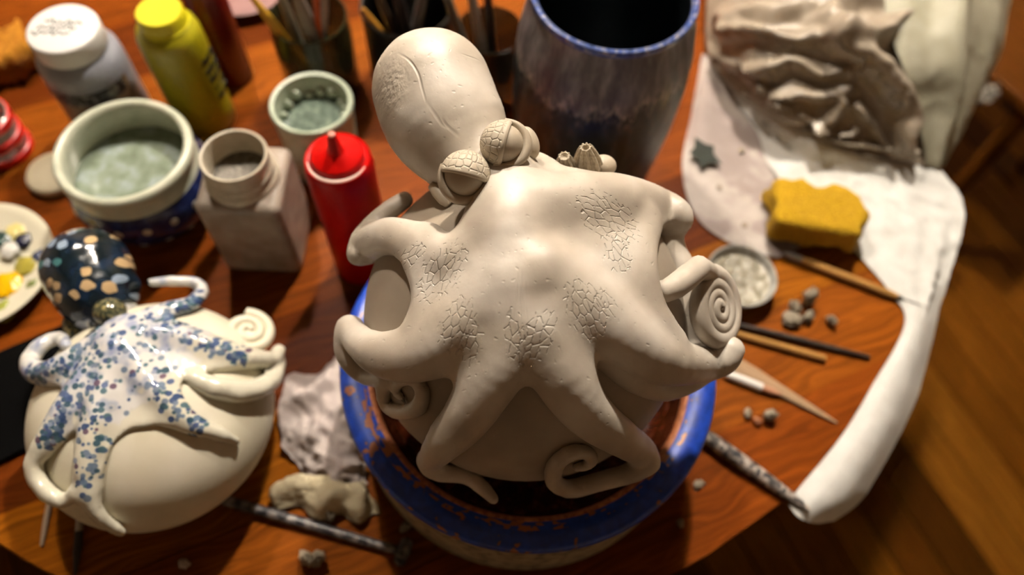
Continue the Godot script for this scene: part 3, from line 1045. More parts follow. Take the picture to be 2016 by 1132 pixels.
func eye(t: Node3D, c: Vector3, gaze: Vector3, up: Vector3, R: float, lidm: Material, plain: Material) -> void:
	gaze = (gaze - up * gaze.dot(up)).normalized()
	var side := up.cross(gaze)
	var ball := MB.new()
	ball.ellipsoid(c, Basis(side, up, gaze) * Basis.from_scale(Vector3.ONE * R * 0.83), 32, 20)
	var e := part("eye", ball, plain, t)
	var lid := MB.new()
	var prof := []
	var ri := R * 0.80
	for i in 7:
		var a := PI / 2 * i / 6.0
		prof.append(Vector2(sin(a) * ri, cos(a) * ri))
	prof.append(Vector2(ri * 1.01, -0.0012)); prof.append(Vector2((ri + R) / 2, -0.002)); prof.append(Vector2(R * 0.99, -0.0012))
	for i in 13:
		var a := PI / 2 * (12 - i) / 12.0
		prof.append(Vector2(sin(a) * R, cos(a) * R))
	# uv: x round the lid, y from the crown to the edge
	lid.lathe(prof, 40, Transform3D(Basis(side, up, gaze), c))
	for i in lid.v.size():
		var d := (lid.v[i] - c).normalized()
		lid.uv[i] = Vector2(lid.uv[i].x, acos(clampf(d.dot(up), -1.0, 1.0)) / (PI / 2) * 0.62)
	part("upper_eyelid", lid, lidm, e, Transform3D(), "thick upper eyelid pressed with scales")
	var low := MB.new()
	var pts := []
	var rad := []
	for i in 25:
		var a := PI * (-0.06 + 1.12 * i / 24.0)
		pts.append(c + side * cos(a) * R * 0.95 - up * sin(a) * R * 0.95 + gaze * (0.0022 - 0.0015 * sin(a)))
		rad.append(0.0012 + 0.0023 * sin(PI * clampf(i / 24.0, 0.06, 0.94)))
	low.tube(pts, rad, 12, 1.0, gaze)
	part("lower_eyelid", low, plain, e)

# ------------------------------------------------------------------ glazed octopus
const CE := Vector3(-0.2930, 0.0680, 0.1860)
const AE := 0.0985
const BE := 0.068
const UVE := 0.36

func glaze_paint() -> ImageTexture:
	# brushed glaze: dark mottled mantle, white skirt with blue, slate and plum spots
	var S := 768
	var im := Image.create(S, S, false, Image.FORMAT_RGB8)
	var a := noise(0.022, FastNoiseLite.TYPE_SIMPLEX_SMOOTH, 3, 9)
	var cel := noise(0.038, FastNoiseLite.TYPE_CELLULAR, 1, 4)
	cel.cellular_return_type = FastNoiseLite.RETURN_DISTANCE
	var cid := noise(0.038, FastNoiseLite.TYPE_CELLULAR, 1, 4)
	cid.cellular_return_type = FastNoiseLite.RETURN_CELL_VALUE
	var head: Vector2 = Vector2(-0.0697, 0.1096)
	var neck: Vector2 = Vector2(-0.0444, 0.0701)
	var white := hexc("cccbc6")
	for y in S:
		for x in S:
			var p := Vector2((float(x) / S - 0.5) * UVE, (0.5 - float(y) / S) * UVE)
			var f := a.get_noise_2d(x, y)
			var bare := smoothstep(0.080, 0.092, (p - neck).length() + f * 0.02)    # the arm tips are left in cream glaze
			var c := white.lerp(hexc("8f98b0"), clampf(f * 1.6 + 0.15, 0, 1)).lerp(hexc("cdc9b6"), bare)
			var hd := minf((p - head).length() - 0.043, (p - neck).length() - 0.013)
			if hd + f * 0.008 < 0.0:
				c = hexc("0a1518").lerp(hexc("16263a"), clampf(0.5 + f, 0, 1))
				var e := cel.get_noise_2d(x, y) + 1.0
				var id := cid.get_noise_2d(x, y)
				if e < 0.34 + f * 0.25 and id > -0.1:
					c = hexc("b59a72") if id > 0.45 else hexc("7f8fa0") if id > 0.1 else hexc("3f6a6a")
			im.set_pixel(x, y, c)
	var r := RandomNumberGenerator.new()
	r.seed = 5
	var cols := [hexc("34486e"), hexc("5f7288"), hexc("2f4a58"), hexc("46577c"), hexc("6c7a8c"), hexc("44606a"), hexc("5a4658"), hexc("848ea0")]
	var rays := [
		[Vector2(-0.0161, 0.0580), Vector2(0.0164, 0.0656), Vector2(0.0489, 0.0566), Vector2(0.0753, 0.0497)],
		[Vector2(-0.0088, 0.0500), Vector2(0.0184, 0.0241), Vector2(0.0401, 0.0067), Vector2(0.0595, -0.0062)],
		[Vector2(-0.0150, 0.0453), Vector2(-0.0141, 0.0058), Vector2(-0.0154, -0.0279), Vector2(-0.0174, -0.0539)],
		[Vector2(-0.0225, 0.0489), Vector2(-0.0344, 0.0196), Vector2(-0.0451, -0.0080), Vector2(-0.0540, -0.0275)],
		[Vector2(-0.0294, 0.0548), Vector2(-0.0501, 0.0367), Vector2(-0.0709, 0.0275), Vector2(-0.0804, 0.0231)],
		[Vector2(-0.0140, 0.0626), Vector2(0.0043, 0.0758), Vector2(0.0191, 0.0863), Vector2(0.0224, 0.0974)],
	]
	for k in 700:
		var ray: Array = rays[r.randi() % rays.size()]
		var f := pow(r.randf(), 0.7)
		var p: Vector2 = cr(ray, f)
		p += Vector2(r.randfn(0, 0.010), r.randfn(0, 0.010)) * (1.0 - f * 0.55)
		var rad := r.randf_range(0.0007, 0.0026) * S / UVE
		var col: Color = cols[mini(r.randi() % 14, 13) % 8 if r.randf() < 0.5 else r.randi() % 6]
		var cx := (p.x / UVE + 0.5) * S
		var cy := (0.5 - p.y / UVE) * S
		if (p - head).length() < 0.046:
			continue
		for y in range(int(cy - rad) - 1, int(cy + rad) + 2):
			for x in range(int(cx - rad) - 1, int(cx + rad) + 2):
				if x >= 0 and y >= 0 and x < S and y < S:
					var d := Vector2(x - cx, y - cy).length() - rad
					if d < 0.6:
						im.set_pixel(x, y, im.get_pixel(x, y).lerp(col, clampf(0.6 - d, 0, 0.9)))
	return ImageTexture.create_from_image(im)

func glazed_octopus() -> void:
	var t := thing("glazed_octopus_pot", "cream globe pot with a glazed white and blue-spotted octopus, dark speckled head", "sculpture", Vector3(CE.x, 0.0, CE.z))
	var org := t.position
	var cream := nmat([[0.0, hexc("c9c2a8")], [0.5, hexc("d3cdb6")], [1.0, hexc("ddd8c6")]], 0.012, 6.0, 0.5, 0.01, 3)
	var prof := []
	for i in 41:
		var th := PI * i / 40.0
		prof.append(Vector2(sin(th) * AE, maxf(0.0, CE.y - cos(th) * BE)))
	var pm := MB.new()
	pm.lathe(prof, 72)
	part("globe_pot", pm, cream, t, Transform3D(), "smooth cream bisque globe")
	var cl := Clay.new()
	cl.c = CE
	cl.stretch = Vector3(1, BE / AE, 1)
	cl.r = AE
	cl.h = 0.006
	cl.n0 = Vector3(0.1018, 0.9468, 0.3054)
	cl.e1 = Vector3(0.9948, -0.0969, -0.0313)
	cl.e2 = Vector3(0, 0.307, -0.9517)
	cl.lump = noise(60.0, FastNoiseLite.TYPE_SIMPLEX_SMOOTH, 2, 8)
	cl.lump_amp = 0.0008
	cl.web([
		Vector2(-0.224, 0.859), Vector2(-0.071, 0.983), Vector2(0.206, 0.965), Vector2(0.525, 0.870), Vector2(0.858, 0.792), Vector2(1.126, 0.775), Vector2(0.782, 0.538), Vector2(0.478, 0.447), Vector2(0.347, 0.367), Vector2(0.320, 0.284), Vector2(0.389, 0.154), Vector2(0.555, 0.025), Vector2(0.735, -0.057), Vector2(0.488, -0.019), Vector2(0.237, 0.003), Vector2(0.042, -0.045), Vector2(-0.057, -0.170), Vector2(-0.103, -0.388), Vector2(-0.114, -0.616), Vector2(-0.184, -0.553), Vector2(-0.235, -0.385),
		Vector2(-0.287, -0.194), Vector2(-0.287, -0.026), Vector2(-0.375, -0.092), Vector2(-0.488, -0.224), Vector2(-0.582, -0.325), Vector2(-0.653, -0.214), Vector2(-0.589, -0.003), Vector2(-0.510, 0.200), Vector2(-0.705, 0.251), Vector2(-0.926, 0.268), Vector2(-1.104, 0.429), Vector2(-0.668, 0.524), Vector2(-0.465, 0.724), Vector2(-0.383, 0.842)], 80)
	cl.arm(0.010, [Vector3(-0.3693, 0.1084, 0.0768), 0.0368, Vector3(-0.3568, 0.1061, 0.0936), 0.034])
	cl.arm(0.014, [Vector3(-0.3479, 0.1009, 0.1073), 0.020, Vector3(-0.3313, 0.1046, 0.1256), 0.015, Vector3(-0.3042, 0.134, 0.1543), 0.0140])
	cl.arm(0.012, [Vector3(-0.3066, 0.131, 0.1442), 0.0120, Vector3(-0.2732, 0.13, 0.1408), 0.0100, Vector3(-0.2373, 0.1217, 0.1463), 0.0090, Vector3(-0.2128, 0.1057, 0.1453), 0.0080, Vector3(-0.2026, 0.0791, 0.1339), 0.0070, Vector3(-0.2026, 0.0673, 0.12), 0.0060])
	cl.arm(0.003, [Vector3(-0.2446, 0.1267, 0.1742), 0.0070, Vector3(-0.2248, 0.1216, 0.179), 0.0090, Vector3(-0.2055, 0.1076, 0.1741), 0.0090, Vector3(-0.1964, 0.0856, 0.1548), 0.0080, Vector3(-0.2, 0.0644, 0.1307), 0.0060])
	cl.arm(0.012, [Vector3(-0.3002, 0.1352, 0.1589), 0.0120, Vector3(-0.2646, 0.1361, 0.1902), 0.0100, Vector3(-0.2393, 0.126, 0.2091), 0.0070, Vector3(-0.2205, 0.1141, 0.2125), 0.0050, Vector3(-0.2078, 0.1013, 0.2139), 0.0040])
	cl.arm(0.012, [Vector3(-0.3044, 0.1358, 0.1639), 0.0120, Vector3(-0.3038, 0.1372, 0.2063), 0.0100, Vector3(-0.3052, 0.1289, 0.2394), 0.0080, Vector3(-0.3044, 0.1188, 0.2595), 0.0070, Vector3(-0.2967, 0.1032, 0.2778), 0.0060, Vector3(-0.2831, 0.0827, 0.2869), 0.0040])
	cl.arm(0.012, [Vector3(-0.3125, 0.1342, 0.1596), 0.0110, Vector3(-0.3254, 0.136, 0.1955), 0.0090, Vector3(-0.3393, 0.1273, 0.2281), 0.0075, Vector3(-0.3503, 0.1128, 0.2482), 0.0070, Vector3(-0.3398, 0.1074, 0.2641), 0.0065, Vector3(-0.3244, 0.1049, 0.271), 0.0060, Vector3(-0.3119, 0.1123, 0.2661), 0.0050])
	cl.arm(0.010, [Vector3(-0.3215, 0.1302, 0.1497), 0.0100, Vector3(-0.344, 0.1307, 0.1718), 0.0090, Vector3(-0.3695, 0.1194, 0.178), 0.0085, Vector3(-0.3898, 0.1039, 0.1631), 0.0075, Vector3(-0.3854, 0.105, 0.1486), 0.0065, Vector3(-0.375, 0.1027, 0.1396), 0.0060, Vector3(-0.3575, 0.1173, 0.1516), 0.0050])
	cl.arm(0.010, [Vector3(-0.3063, 0.128, 0.136), 0.0090, Vector3(-0.2875, 0.121, 0.1168), 0.0080, Vector3(-0.2728, 0.1105, 0.1029), 0.0070, Vector3(-0.2741, 0.0902, 0.0798), 0.0060, Vector3(-0.2807, 0.094, 0.0727), 0.0050, Vector3(-0.2971, 0.0974, 0.0745), 0.0045, Vector3(-0.3148, 0.1005, 0.0795), 0.0040])
	var body := cl.build(Vector3(-0.44, -0.002, 0.0), Vector3(-0.16, 0.20, 0.32), 0.003, org, UVE)
	var skin := mat(Color.WHITE, 0.16)
	skin.albedo_texture = glaze_paint()
	part("octopus_body", body, skin, t, Transform3D(), "glossy glazed octopus, dark mottled mantle and spotted white arms")
	var dk := nmat([[0.0, hexc("1a2422")], [0.55, hexc("3a3f30")], [0.7, hexc("8a7c52")], [1.0, hexc("a8975f")]], 0.04, 20.0, 0.15, 0.0, 8)
	var ey := MB.new()
	ey.ellipsoid(Vector3(-0.3283, 0.1247, 0.122) - org, basis_up(Vector3(-0.0822, 0.4782, -0.8744) + Vector3(0, 0.8774, 0.4798) * 0.4) * Basis.from_scale(Vector3(0.0135, 0.0115, 0.0125)), 26, 16)
	part("eye", ey, dk, t, Transform3D(), "bulging dark eye flecked with ochre")
	var fl := MB.new()
	fl.tube([Vector3(-0.376, 0.0994, 0.1204) - org, Vector3(-0.3682, 0.1007, 0.1285) - org, Vector3(-0.362, 0.098, 0.1376) - org], [0.006, 0.009, 0.003], 12, 0.5, Vector3(0, 0.8774, 0.4798))
	part("siphon_flap", fl, dk, t)
	# flat coil on the right shoulder
	var cc: Vector3 = Vector3(-0.2271, 0.0845, 0.1123) - org
	var fn := Vector3(0.30, 0.93, -0.2).normalized()
	var sx := (Vector3.RIGHT - fn * fn.x).normalized()
	var sy := fn.cross(sx)
	var pts := []
	var rad := []
	for i in 60:
		var f := i / 59.0
		var an := 1.9 - f * TAU * 2.2
		pts.append(cc + (sx * cos(an) + sy * sin(an)) * lerpf(0.0205, 0.0022, f) + fn * 0.003 * f)
		rad.append(lerpf(0.0048, 0.0036, f))
	var sp := MB.new()
	sp.tube(pts, rad, 12, 1.0, fn)
	sp.ellipsoid(cc - fn * 0.003, basis_up(fn) * Basis.from_scale(Vector3(0.0205, 0.006, 0.0205)), 24, 10)
	part("coiled_arm_tip", sp, cream, t)

# ------------------------------------------------------------------ bottles, jars, bowls
func put_lathe(t: Node3D, called: String, prof: Array, m: Material, seg := 48, y := 0.0, label := "") -> MeshInstance3D:
	var mb := MB.new()
	mb.lathe(prof, seg)
	return part(called, mb, m, t, Transform3D(Basis(), Vector3(0, y, 0)), label)

func vessels() -> void:
	var V := func(a: float, b: float) -> Vector2: return Vector2(a, b)
	# --- red squeeze bottle
	var red := mat(hexc("b80402"), 0.32, {"metallic_specular": 0.4})
	var t := thing("squeeze_bottle", "red plastic squeeze bottle with a conical nozzle cap", "bottle", Vector3(-0.157, 0, -0.015))
	put_lathe(t, "body", [V.call(0, 0.001), V.call(0.026, 0.001), V.call(0.029, 0.004), V.call(0.0292, 0.07), V.call(0.0285, 0.085), V.call(0.0285, 0.092), V.call(0.0296, 0.105), V.call(0.0298, 0.165), V.call(0.0285, 0.1745), V.call(0.0275, 0.1765), V.call(0.024, 0.1745), V.call(0.0, 0.1745)], mat(hexc("a80402"), 0.4, {"metallic_specular": 0.25}))
	var rcap := put_lathe(t, "cap", [V.call(0.0225, 0.172), V.call(0.0225, 0.180), V.call(0.0205, 0.1828), V.call(0.0085, 0.1855), V.call(0.0062, 0.188), V.call(0.0035, 0.206), V.call(0.0030, 0.2065), V.call(0.0, 0.206)], red)
	var slip := MB.new()
	var pts := []
	var rad := []
	for i in 25:
		var a := deg_to_rad(15.0 + 150.0 * i / 24.0)
		pts.append(Vector3(cos(a) * 0.0253, 0.1755, sin(a) * 0.0253))
		rad.append(0.0006 + 0.0016 * sin(PI * i / 24.0))
	slip.tube(pts, rad, 8)
	part("dried_slip", slip, mat(hexc("d8b9ac"), 0.6), t, Transform3D(), "pale slip dried round the cap")
	var tip := MB.new()
	tip.ellipsoid(Vector3(0, 0.2065, 0), Basis.from_scale(Vector3(0.0036, 0.0016, 0.0036)), 12, 8)
	part("nozzle_tip", tip, mat(hexc("c07a68"), 0.5), rcap)
	# --- square plastic jar
	var grey := nmat([[0.0, hexc("7c7060")], [0.5, hexc("92867a")], [1.0, hexc("a59b8b")]], 0.015, 8.0, 0.55, 0.0, 2)
	t = thing("square_jar", "open square grey plastic jar with a round screw neck", "jar", Vector3(-0.258, 0, -0.031))
	var bx := MB.new()
	var yaw := Basis(Vector3.UP, 0.05)
	bx.rbox(Transform3D(yaw, Vector3(0, 0.0585, 0)), Vector3(0.039, 0.0575, 0.039), 0.009, 4)
	part("body", bx, grey, t)
	put_lathe(t, "neck", [V.call(0.035, 0.113), V.call(0.034, 0.119), V.call(0.0335, 0.121), V.call(0.031, 0.1225), V.call(0.030, 0.126), V.call(0.0315, 0.128), V.call(0.0318, 0.1305), V.call(0.030, 0.132), V.call(0.030, 0.143), V.call(0.0305, 0.1455), V.call(0.0295, 0.147), V.call(0.0275, 0.1465), V.call(0.0265, 0.143), V.call(0.0262, 0.119)], nmat([[0.0, hexc("a59c88")], [1.0, hexc("c4bca8")]], 0.02, 12.0, 0.5, 0.0, 5))
	put_lathe(t, "slip", [V.call(0.0262, 0.119), V.call(0.0262, 0.1195), V.call(0.012, 0.1178), V.call(0.0, 0.1176)], nmat([[0.0, hexc("2a2620")], [0.5, hexc("565043")], [1.0, hexc("7a7262")]], 0.03, 25.0, 0.5, 0.03, 7), 32, 0.0, "dark dried slip inside")
	# --- blue spotted bowl
	t = thing("spotted_bowl", "round water bowl, cream inside, dark blue with cream spots outside", "bowl", Vector3(-0.384, 0, -0.059))
	var belly := put_lathe(t, "body", [V.call(0, 0.001), V.call(0.040, 0.001), V.call(0.043, 0.004), V.call(0.056, 0.018), V.call(0.066, 0.036), V.call(0.0695, 0.052), V.call(0.068, 0.066), V.call(0.0635, 0.076)], nmat([[0.0, hexc("0d1330")], [0.6, hexc("1c2756")], [1.0, hexc("3b4a80")]], 0.03, 9.0, 0.2, 0.0, 3), 64, 0.0, "dark blue glazed belly")
	var bowl_glaze := nmat([[0.0, hexc("9fa592")], [0.45, hexc("b9bda8")], [1.0, hexc("cfcfbe")]], 0.014, 10.0, 0.3, 0.0, 6)
	put_lathe(t, "collar", [V.call(0.0637, 0.0755), V.call(0.0615, 0.082), V.call(0.0605, 0.088), V.call(0.0625, 0.092), V.call(0.0650, 0.096), V.call(0.0652, 0.1005), V.call(0.0635, 0.104), V.call(0.0600, 0.1052), V.call(0.0570, 0.1035), V.call(0.0555, 0.098), V.call(0.0555, 0.088), V.call(0.0600, 0.07), V.call(0.060, 0.055)], bowl_glaze, 64, 0.0, "cream glazed collar and rim")
	put_lathe(t, "water", [V.call(0.0602, 0.0665), V.call(0.0, 0.0665)], nmat([[0.0, hexc("5f6a58")], [0.5, hexc("7b8676")], [1.0, hexc("93a0a0")]], 0.012, 14.0, 0.12, 0.0, 2), 48, 0.0, "cloudy grey-green rinse water")
	var spot := MB.new()
	spot.ellipsoid(Vector3.ZERO, Basis.from_scale(Vector3(0.0042, 0.0048, 0.0012)), 12, 8)
	var spotm := mat(hexc("a9a49a"), 0.3)
	for ring in 2:
		for k in 16:
			var a := TAU * (k + 0.5 * ring) / 16
			var s := part("spot", spot, spotm, belly)
			var rr: float = [0.0685, 0.0625][ring]
			s.position = Vector3(sin(a) * rr, [0.058, 0.030][ring], cos(a) * rr)
			s.basis = Basis(Vector3.UP, a) * Basis(Vector3.RIGHT, [0.0, 0.6][ring])
	# --- cream lid behind the bowl
	t = thing("jar_lid", "small cream round lid lying left of the spotted bowl", "lid", Vector3(-0.5079, 0, -0.09))
	put_lathe(t, "disc", [V.call(0, 0.001), V.call(0.026, 0.001), V.call(0.028, 0.003), V.call(0.028, 0.009), V.call(0.0265, 0.0115), V.call(0.022, 0.012), V.call(0.0215, 0.011), V.call(0, 0.011)], mat(hexc("e0d8ba"), 0.45))
	put_lathe(t, "raised_ring", [V.call(0.018, 0.0105), V.call(0.0178, 0.0118), V.call(0.016, 0.0118), V.call(0.0158, 0.0105)], mat(hexc("e0d8bc"), 0.45))
	# --- white glaze jar
	t = thing("glaze_jar", "grey-white plastic glaze jar with a marked white screw cap", "jar", Vector3(-0.457, 0, -0.164))
	put_lathe(t, "body", [V.call(0, 0.001), V.call(0.038, 0.001), V.call(0.041, 0.004), V.call(0.0415, 0.105), V.call(0.0405, 0.116), V.call(0.037, 0.123), V.call(0.033, 0.126), V.call(0.032, 0.13)], nmat([[0.0, hexc("7c808a")], [1.0, hexc("9a9da4")]], 0.015, 8.0, 0.35, 0.0, 4))
	var cap := put_lathe(t, "cap", [V.call(0.0335, 0.128), V.call(0.0342, 0.129), V.call(0.0342, 0.1475), V.call(0.0332, 0.1495), V.call(0.0312, 0.1502), V.call(0, 0.1502)], mat(hexc("d6d6d2"), 0.4))
	var mk := MB.new()
	for k in 3:
		var lp := []
		var lr := []
		for i in 22:
			var u := i / 21.0
			lp.append(Vector3(-0.019 + 0.036 * u - 0.004 * k, 0.1503, -0.008 + 0.0085 * k + sin(u * 27.0 + k * 2.0) * 0.0034 * absf(sin(u * 7.3 + k * 1.7)) + 0.0015 * sin(u * 4.0 + k)))
			lr.append(0.0011)
		mk.tube(lp, lr, 6, 0.3)
	part("pen_marks", mk, mat(hexc("2c2c2a"), 0.8), cap, Transform3D(), "smeared handwriting in dark pen")
	var lab := MB.new()
	lab.lathe([V.call(0.0418, 0.02), V.call(0.0418, 0.100)], 40, Transform3D(Basis(Vector3.UP, -0.1), Vector3.ZERO), 2.6)
	var lbl := part("label", lab, nmat([[0.0, hexc("6b543a")], [1.0, hexc("7d6a50")]], 0.01, 5.0, 0.5, 0.0, 4), t, Transform3D(), "brownish paper label")
	var bandm := MB.new()
	bandm.lathe([V.call(0.0421, 0.084), V.call(0.0421, 0.100)], 36, Transform3D(Basis(Vector3.UP, -0.25), Vector3.ZERO), 2.1)
	part("label_band", bandm, nmat([[0.0, hexc("0c0c0c")], [0.62, hexc("161614")], [0.72, hexc("8a8c88")], [1.0, hexc("a0a29c")]], 0.03, 12.0, 0.5, 0.0, 14), lbl, Transform3D(), "black lettering band")
	# --- yellow bottle
	t = thing("yellow_bottle", "tall yellow paint bottle with flat round cap", "bottle", Vector3(-0.366, 0, -0.187))
	put_lathe(t, "body", [V.call(0, 0.001), V.call(0.028, 0.001), V.call(0.031, 0.004), V.call(0.0322, 0.03), V.call(0.0325, 0.115), V.call(0.0318, 0.132), V.call(0.0295, 0.140), V.call(0.0255, 0.1432), V.call(0.024, 0.145)], mat(hexc("968f10"), 0.35))
	put_lathe(t, "cap", [V.call(0.0248, 0.1440), V.call(0.0252, 0.146), V.call(0.0240, 0.1468), V.call(0.0232, 0.150), V.call(0.0228, 0.1585), V.call(0.0215, 0.1602), V.call(0.0, 0.1598)], mat(hexc("c6be14"), 0.4))
	var yl := MB.new()
	for k in 5:
		var lp := []
		var lr := []
		for i in 14:
			var a := -0.30 + 0.75 * i / 13.0 - k * 0.04
			var yy := 0.105 - k * 0.013 + 0.004 * sin(i * 1.9 + k)
			lp.append(Vector3(cos(a) * 0.0326, yy, sin(a) * 0.0326))
			lr.append(0.0026 if k != 3 else 0.0012)
		yl.tube(lp, lr, 6, 0.15)
	part("lettering", yl, mat(hexc("14160c"), 0.6), t, Transform3D(), "black brush-style print on the side")
	# --- dark red bottle behind it
	t = thing("maroon_bottle", "dark red bottle standing behind the yellow bottle", "bottle", Vector3(-0.3532, 0, -0.2573))
	put_lathe(t, "body", [V.call(0, 0.001), V.call(0.020, 0.001), V.call(0.0225, 0.004), V.call(0.023, 0.125), V.call(0.020, 0.138), V.call(0.012, 0.145), V.call(0.012, 0.15)], mat(hexc("5a0808"), 0.3))
	put_lathe(t, "cap", [V.call(0.0135, 0.146), V.call(0.0135, 0.164), V.call(0.012, 0.166), V.call(0, 0.166)], mat(hexc("4a0606"), 0.35))
	# --- celadon cup
	t = thing("water_cup", "pale green plastic cup of murky water behind the red bottle", "cup", Vector3(-0.219, 0, -0.140))
	var cel := nmat([[0.0, hexc("8f9c86")], [0.5, hexc("a9b49f")], [1.0, hexc("c3cab9")]], 0.014, 11.0, 0.4, 0.0, 9)
	put_lathe(t, "wall", [V.call(0, 0.001), V.call(0.034, 0.001), V.call(0.036, 0.003), V.call(0.0395, 0.06), V.call(0.041, 0.09), V.call(0.0422, 0.0935), V.call(0.0425, 0.098), V.call(0.041, 0.1), V.call(0.0375, 0.0992), V.call(0.0365, 0.095), V.call(0.0352, 0.06)], cel, 56)
	put_lathe(t, "water", [V.call(0.0362, 0.074), V.call(0, 0.074)], nmat([[0.0, hexc("3c473f")], [0.6, hexc("58655b")], [1.0, hexc("76826f")]], 0.014, 20.0, 0.1, 0.0, 3), 40, 0.0, "murky grey-green water")
	var foam := MB.new()
	for k in 9:
		var a := PI + PI * k / 8.0
		foam.ellipsoid(Vector3(cos(a) * 0.033, 0.0745 + 0.004 * (k % 3), sin(a) * 0.033), Basis.from_scale(Vector3(0.0055, 0.006, 0.0035)), 10, 8, noise(1.0), 0.5)
	part("dried_scum", foam, cel, t)
	# --- brush jar of olive glass
	var glass := mat(Color(0.20, 0.21, 0.13, 0.72), 0.1, {"transparency": BaseMaterial3D.TRANSPARENCY_ALPHA})
	t = thing("brush_jar", "olive glass jar crowded with brush handles", "jar", Vector3(-0.243, 0, -0.2515))
	put_lathe(t, "glass", [V.call(0, 0.001), V.call(0.04, 0.001), V.call(0.043, 0.004), V.call(0.0435, 0.09), V.call(0.042, 0.1), V.call(0.042, 0.108), V.call(0.0405, 0.109), V.call(0.0395, 0.107), V.call(0.0405, 0.088), V.call(0.0405, 0.006), V.call(0, 0.006)], glass, 48)
	put_lathe(t, "rinse_water", [V.call(0, 0.007), V.call(0.0395, 0.007), V.call(0.0395, 0.045), V.call(0, 0.045)], mat(hexc("1e1d12"), 0.15), 40)
	# --- dark can and clear jar with tools
	t = thing("tool_can", "black can holding wooden tools, behind the octopus head", "can", Vector3(-0.1401, 0, -0.281))
	var black := mat(hexc("0b0a09"), 0.45)
	put_lathe(t, "wall", [V.call(0, 0.001), V.call(0.049, 0.001), V.call(0.05, 0.003), V.call(0.05, 0.105), V.call(0.0505, 0.108), V.call(0.0485, 0.108), V.call(0.048, 0.105), V.call(0.048, 0.01), V.call(0, 0.01)], black, 48)
	put_lathe(t, "rim_ring", [V.call(0.0498, 0.104), V.call(0.0515, 0.106), V.call(0.0515, 0.108), V.call(0.0498, 0.110), V.call(0.048, 0.109)], mat(hexc("15120e"), 0.4), 48)
	var clear := mat(Color(0.15, 0.14, 0.10, 0.72), 0.1, {"transparency": BaseMaterial3D.TRANSPARENCY_ALPHA})
	t = thing("tool_jar", "smoky glass jar of metal tools, between octopus head and big vase", "jar", Vector3(-0.0469, 0, -0.2584))
	put_lathe(t, "glass", [V.call(0, 0.001), V.call(0.036, 0.001), V.call(0.039, 0.004), V.call(0.0395, 0.085), V.call(0.037, 0.094), V.call(0.037, 0.104), V.call(0.0355, 0.105), V.call(0.0345, 0.103), V.call(0.0345, 0.094), V.call(0.037, 0.084), V.call(0.0365, 0.005), V.call(0, 0.005)], clear, 48)
	put_lathe(t, "rinse_water", [V.call(0, 0.006), V.call(0.036, 0.006), V.call(0.036, 0.03), V.call(0, 0.03)], mat(hexc("20201a"), 0.15), 40)
	# handles standing in them: foot, head, radius, colour, label
	var H := [
		[Vector3(-0.2304, 0.012, -0.2273), Vector3(-0.2866, 0.155, -0.2245), 0.0048, "c79a2a", "yellow brush handle leaning left in the olive glass jar", "brush"],
		[Vector3(-0.2447, 0.012, -0.2336), Vector3(-0.2627, 0.165, -0.2377), 0.0050, "6f6a58", "grey-brown brush handle next to the yellow one in the glass jar", "brush"],
		[Vector3(-0.2296, 0.012, -0.2393), Vector3(-0.2392, 0.17, -0.2234), 0.0075, "8a857a", "broad grey brush handle in the middle of the glass jar", "brush"],
		[Vector3(-0.2377, 0.012, -0.2344), Vector3(-0.2189, 0.18, -0.232), 0.0036, "c0551a", "orange brush handle in the glass jar", "brush"],
		[Vector3(-0.2477, 0.012, -0.2397), Vector3(-0.212, 0.16, -0.2349), 0.0055, "9c948a", "pale grey brush handle at the right of the glass jar", "brush"],
		[Vector3(-0.1226, 0.012, -0.247), Vector3(-0.1815, 0.124, -0.2517), 0.0045, "b9822e", "tan wooden stick leaning out of the black can", "stick"],
		[Vector3(-0.1395, 0.012, -0.2694), Vector3(-0.1653, 0.16, -0.2479), 0.0045, "4a3a2c", "dark brown stick beside the tan one in the black can", "stick"],
		[Vector3(-0.1347, 0.012, -0.2699), Vector3(-0.1461, 0.16, -0.2578), 0.0065, "3a322e", "thick dark handle in the middle of the black can", "tool"],
		[Vector3(-0.1456, 0.012, -0.2606), Vector3(-0.116, 0.15, -0.2736), 0.0058, "7b746e", "light grey handle at the right of the black can", "tool"],
		[Vector3(-0.0545, 0.012, -0.2465), Vector3(-0.0966, 0.17, -0.2516), 0.0050, "5c5a50", "grey tool handle leaning left in the smoky jar", "tool"],
		[Vector3(-0.041, 0.012, -0.244), Vector3(-0.0689, 0.17, -0.2512), 0.0052, "8b857a", "pale upright tool handle in the smoky jar", "tool"],
		[Vector3(-0.039, 0.012, -0.2561), Vector3(-0.0513, 0.16, -0.2616), 0.0050, "2b2420", "black tool handle at the right of the smoky jar", "tool"],
	]
	for h in H:
		var foot: Vector3 = h[0]
		var top: Vector3 = h[1]
		var o := thing("paintbrush" if h[5] == "brush" else "wooden_stick" if h[5] == "stick" else "pottery_tool", h[4], h[5], foot)
		var d := top - foot
		var m := MB.new()
		m.tube([Vector3.ZERO, d * 0.3, d * 0.55, d * 0.8, d], [h[2] * 0.8, h[2], h[2] * 1.1, h[2], h[2] * 0.55], 12)
		part("handle", m, mat(hexc(h[3]), 0.4), o)
		var f := MB.new()
		f.tube([d * 0.02, d * 0.22], [h[2] * 1.05, h[2] * 1.12], 12)
		part("ferrule", f, mat(hexc("8c8a84"), 0.35, {"metallic": 0.8}), o)
	# --- pinkish plate at the top edge
	t = thing("pink_plate", "mauve saucer behind the brush jar at the top edge", "plate", Vector3(-0.376, 0, -0.4035))
	put_lathe(t, "dish", [V.call(0, 0.001), V.call(0.035, 0.001), V.call(0.037, 0.004), V.call(0.062, 0.015), V.call(0.064, 0.0175), V.call(0.062, 0.018), V.call(0.038, 0.008), V.call(0, 0.006)], mat(hexc("8a6a68"), 0.3), 56)
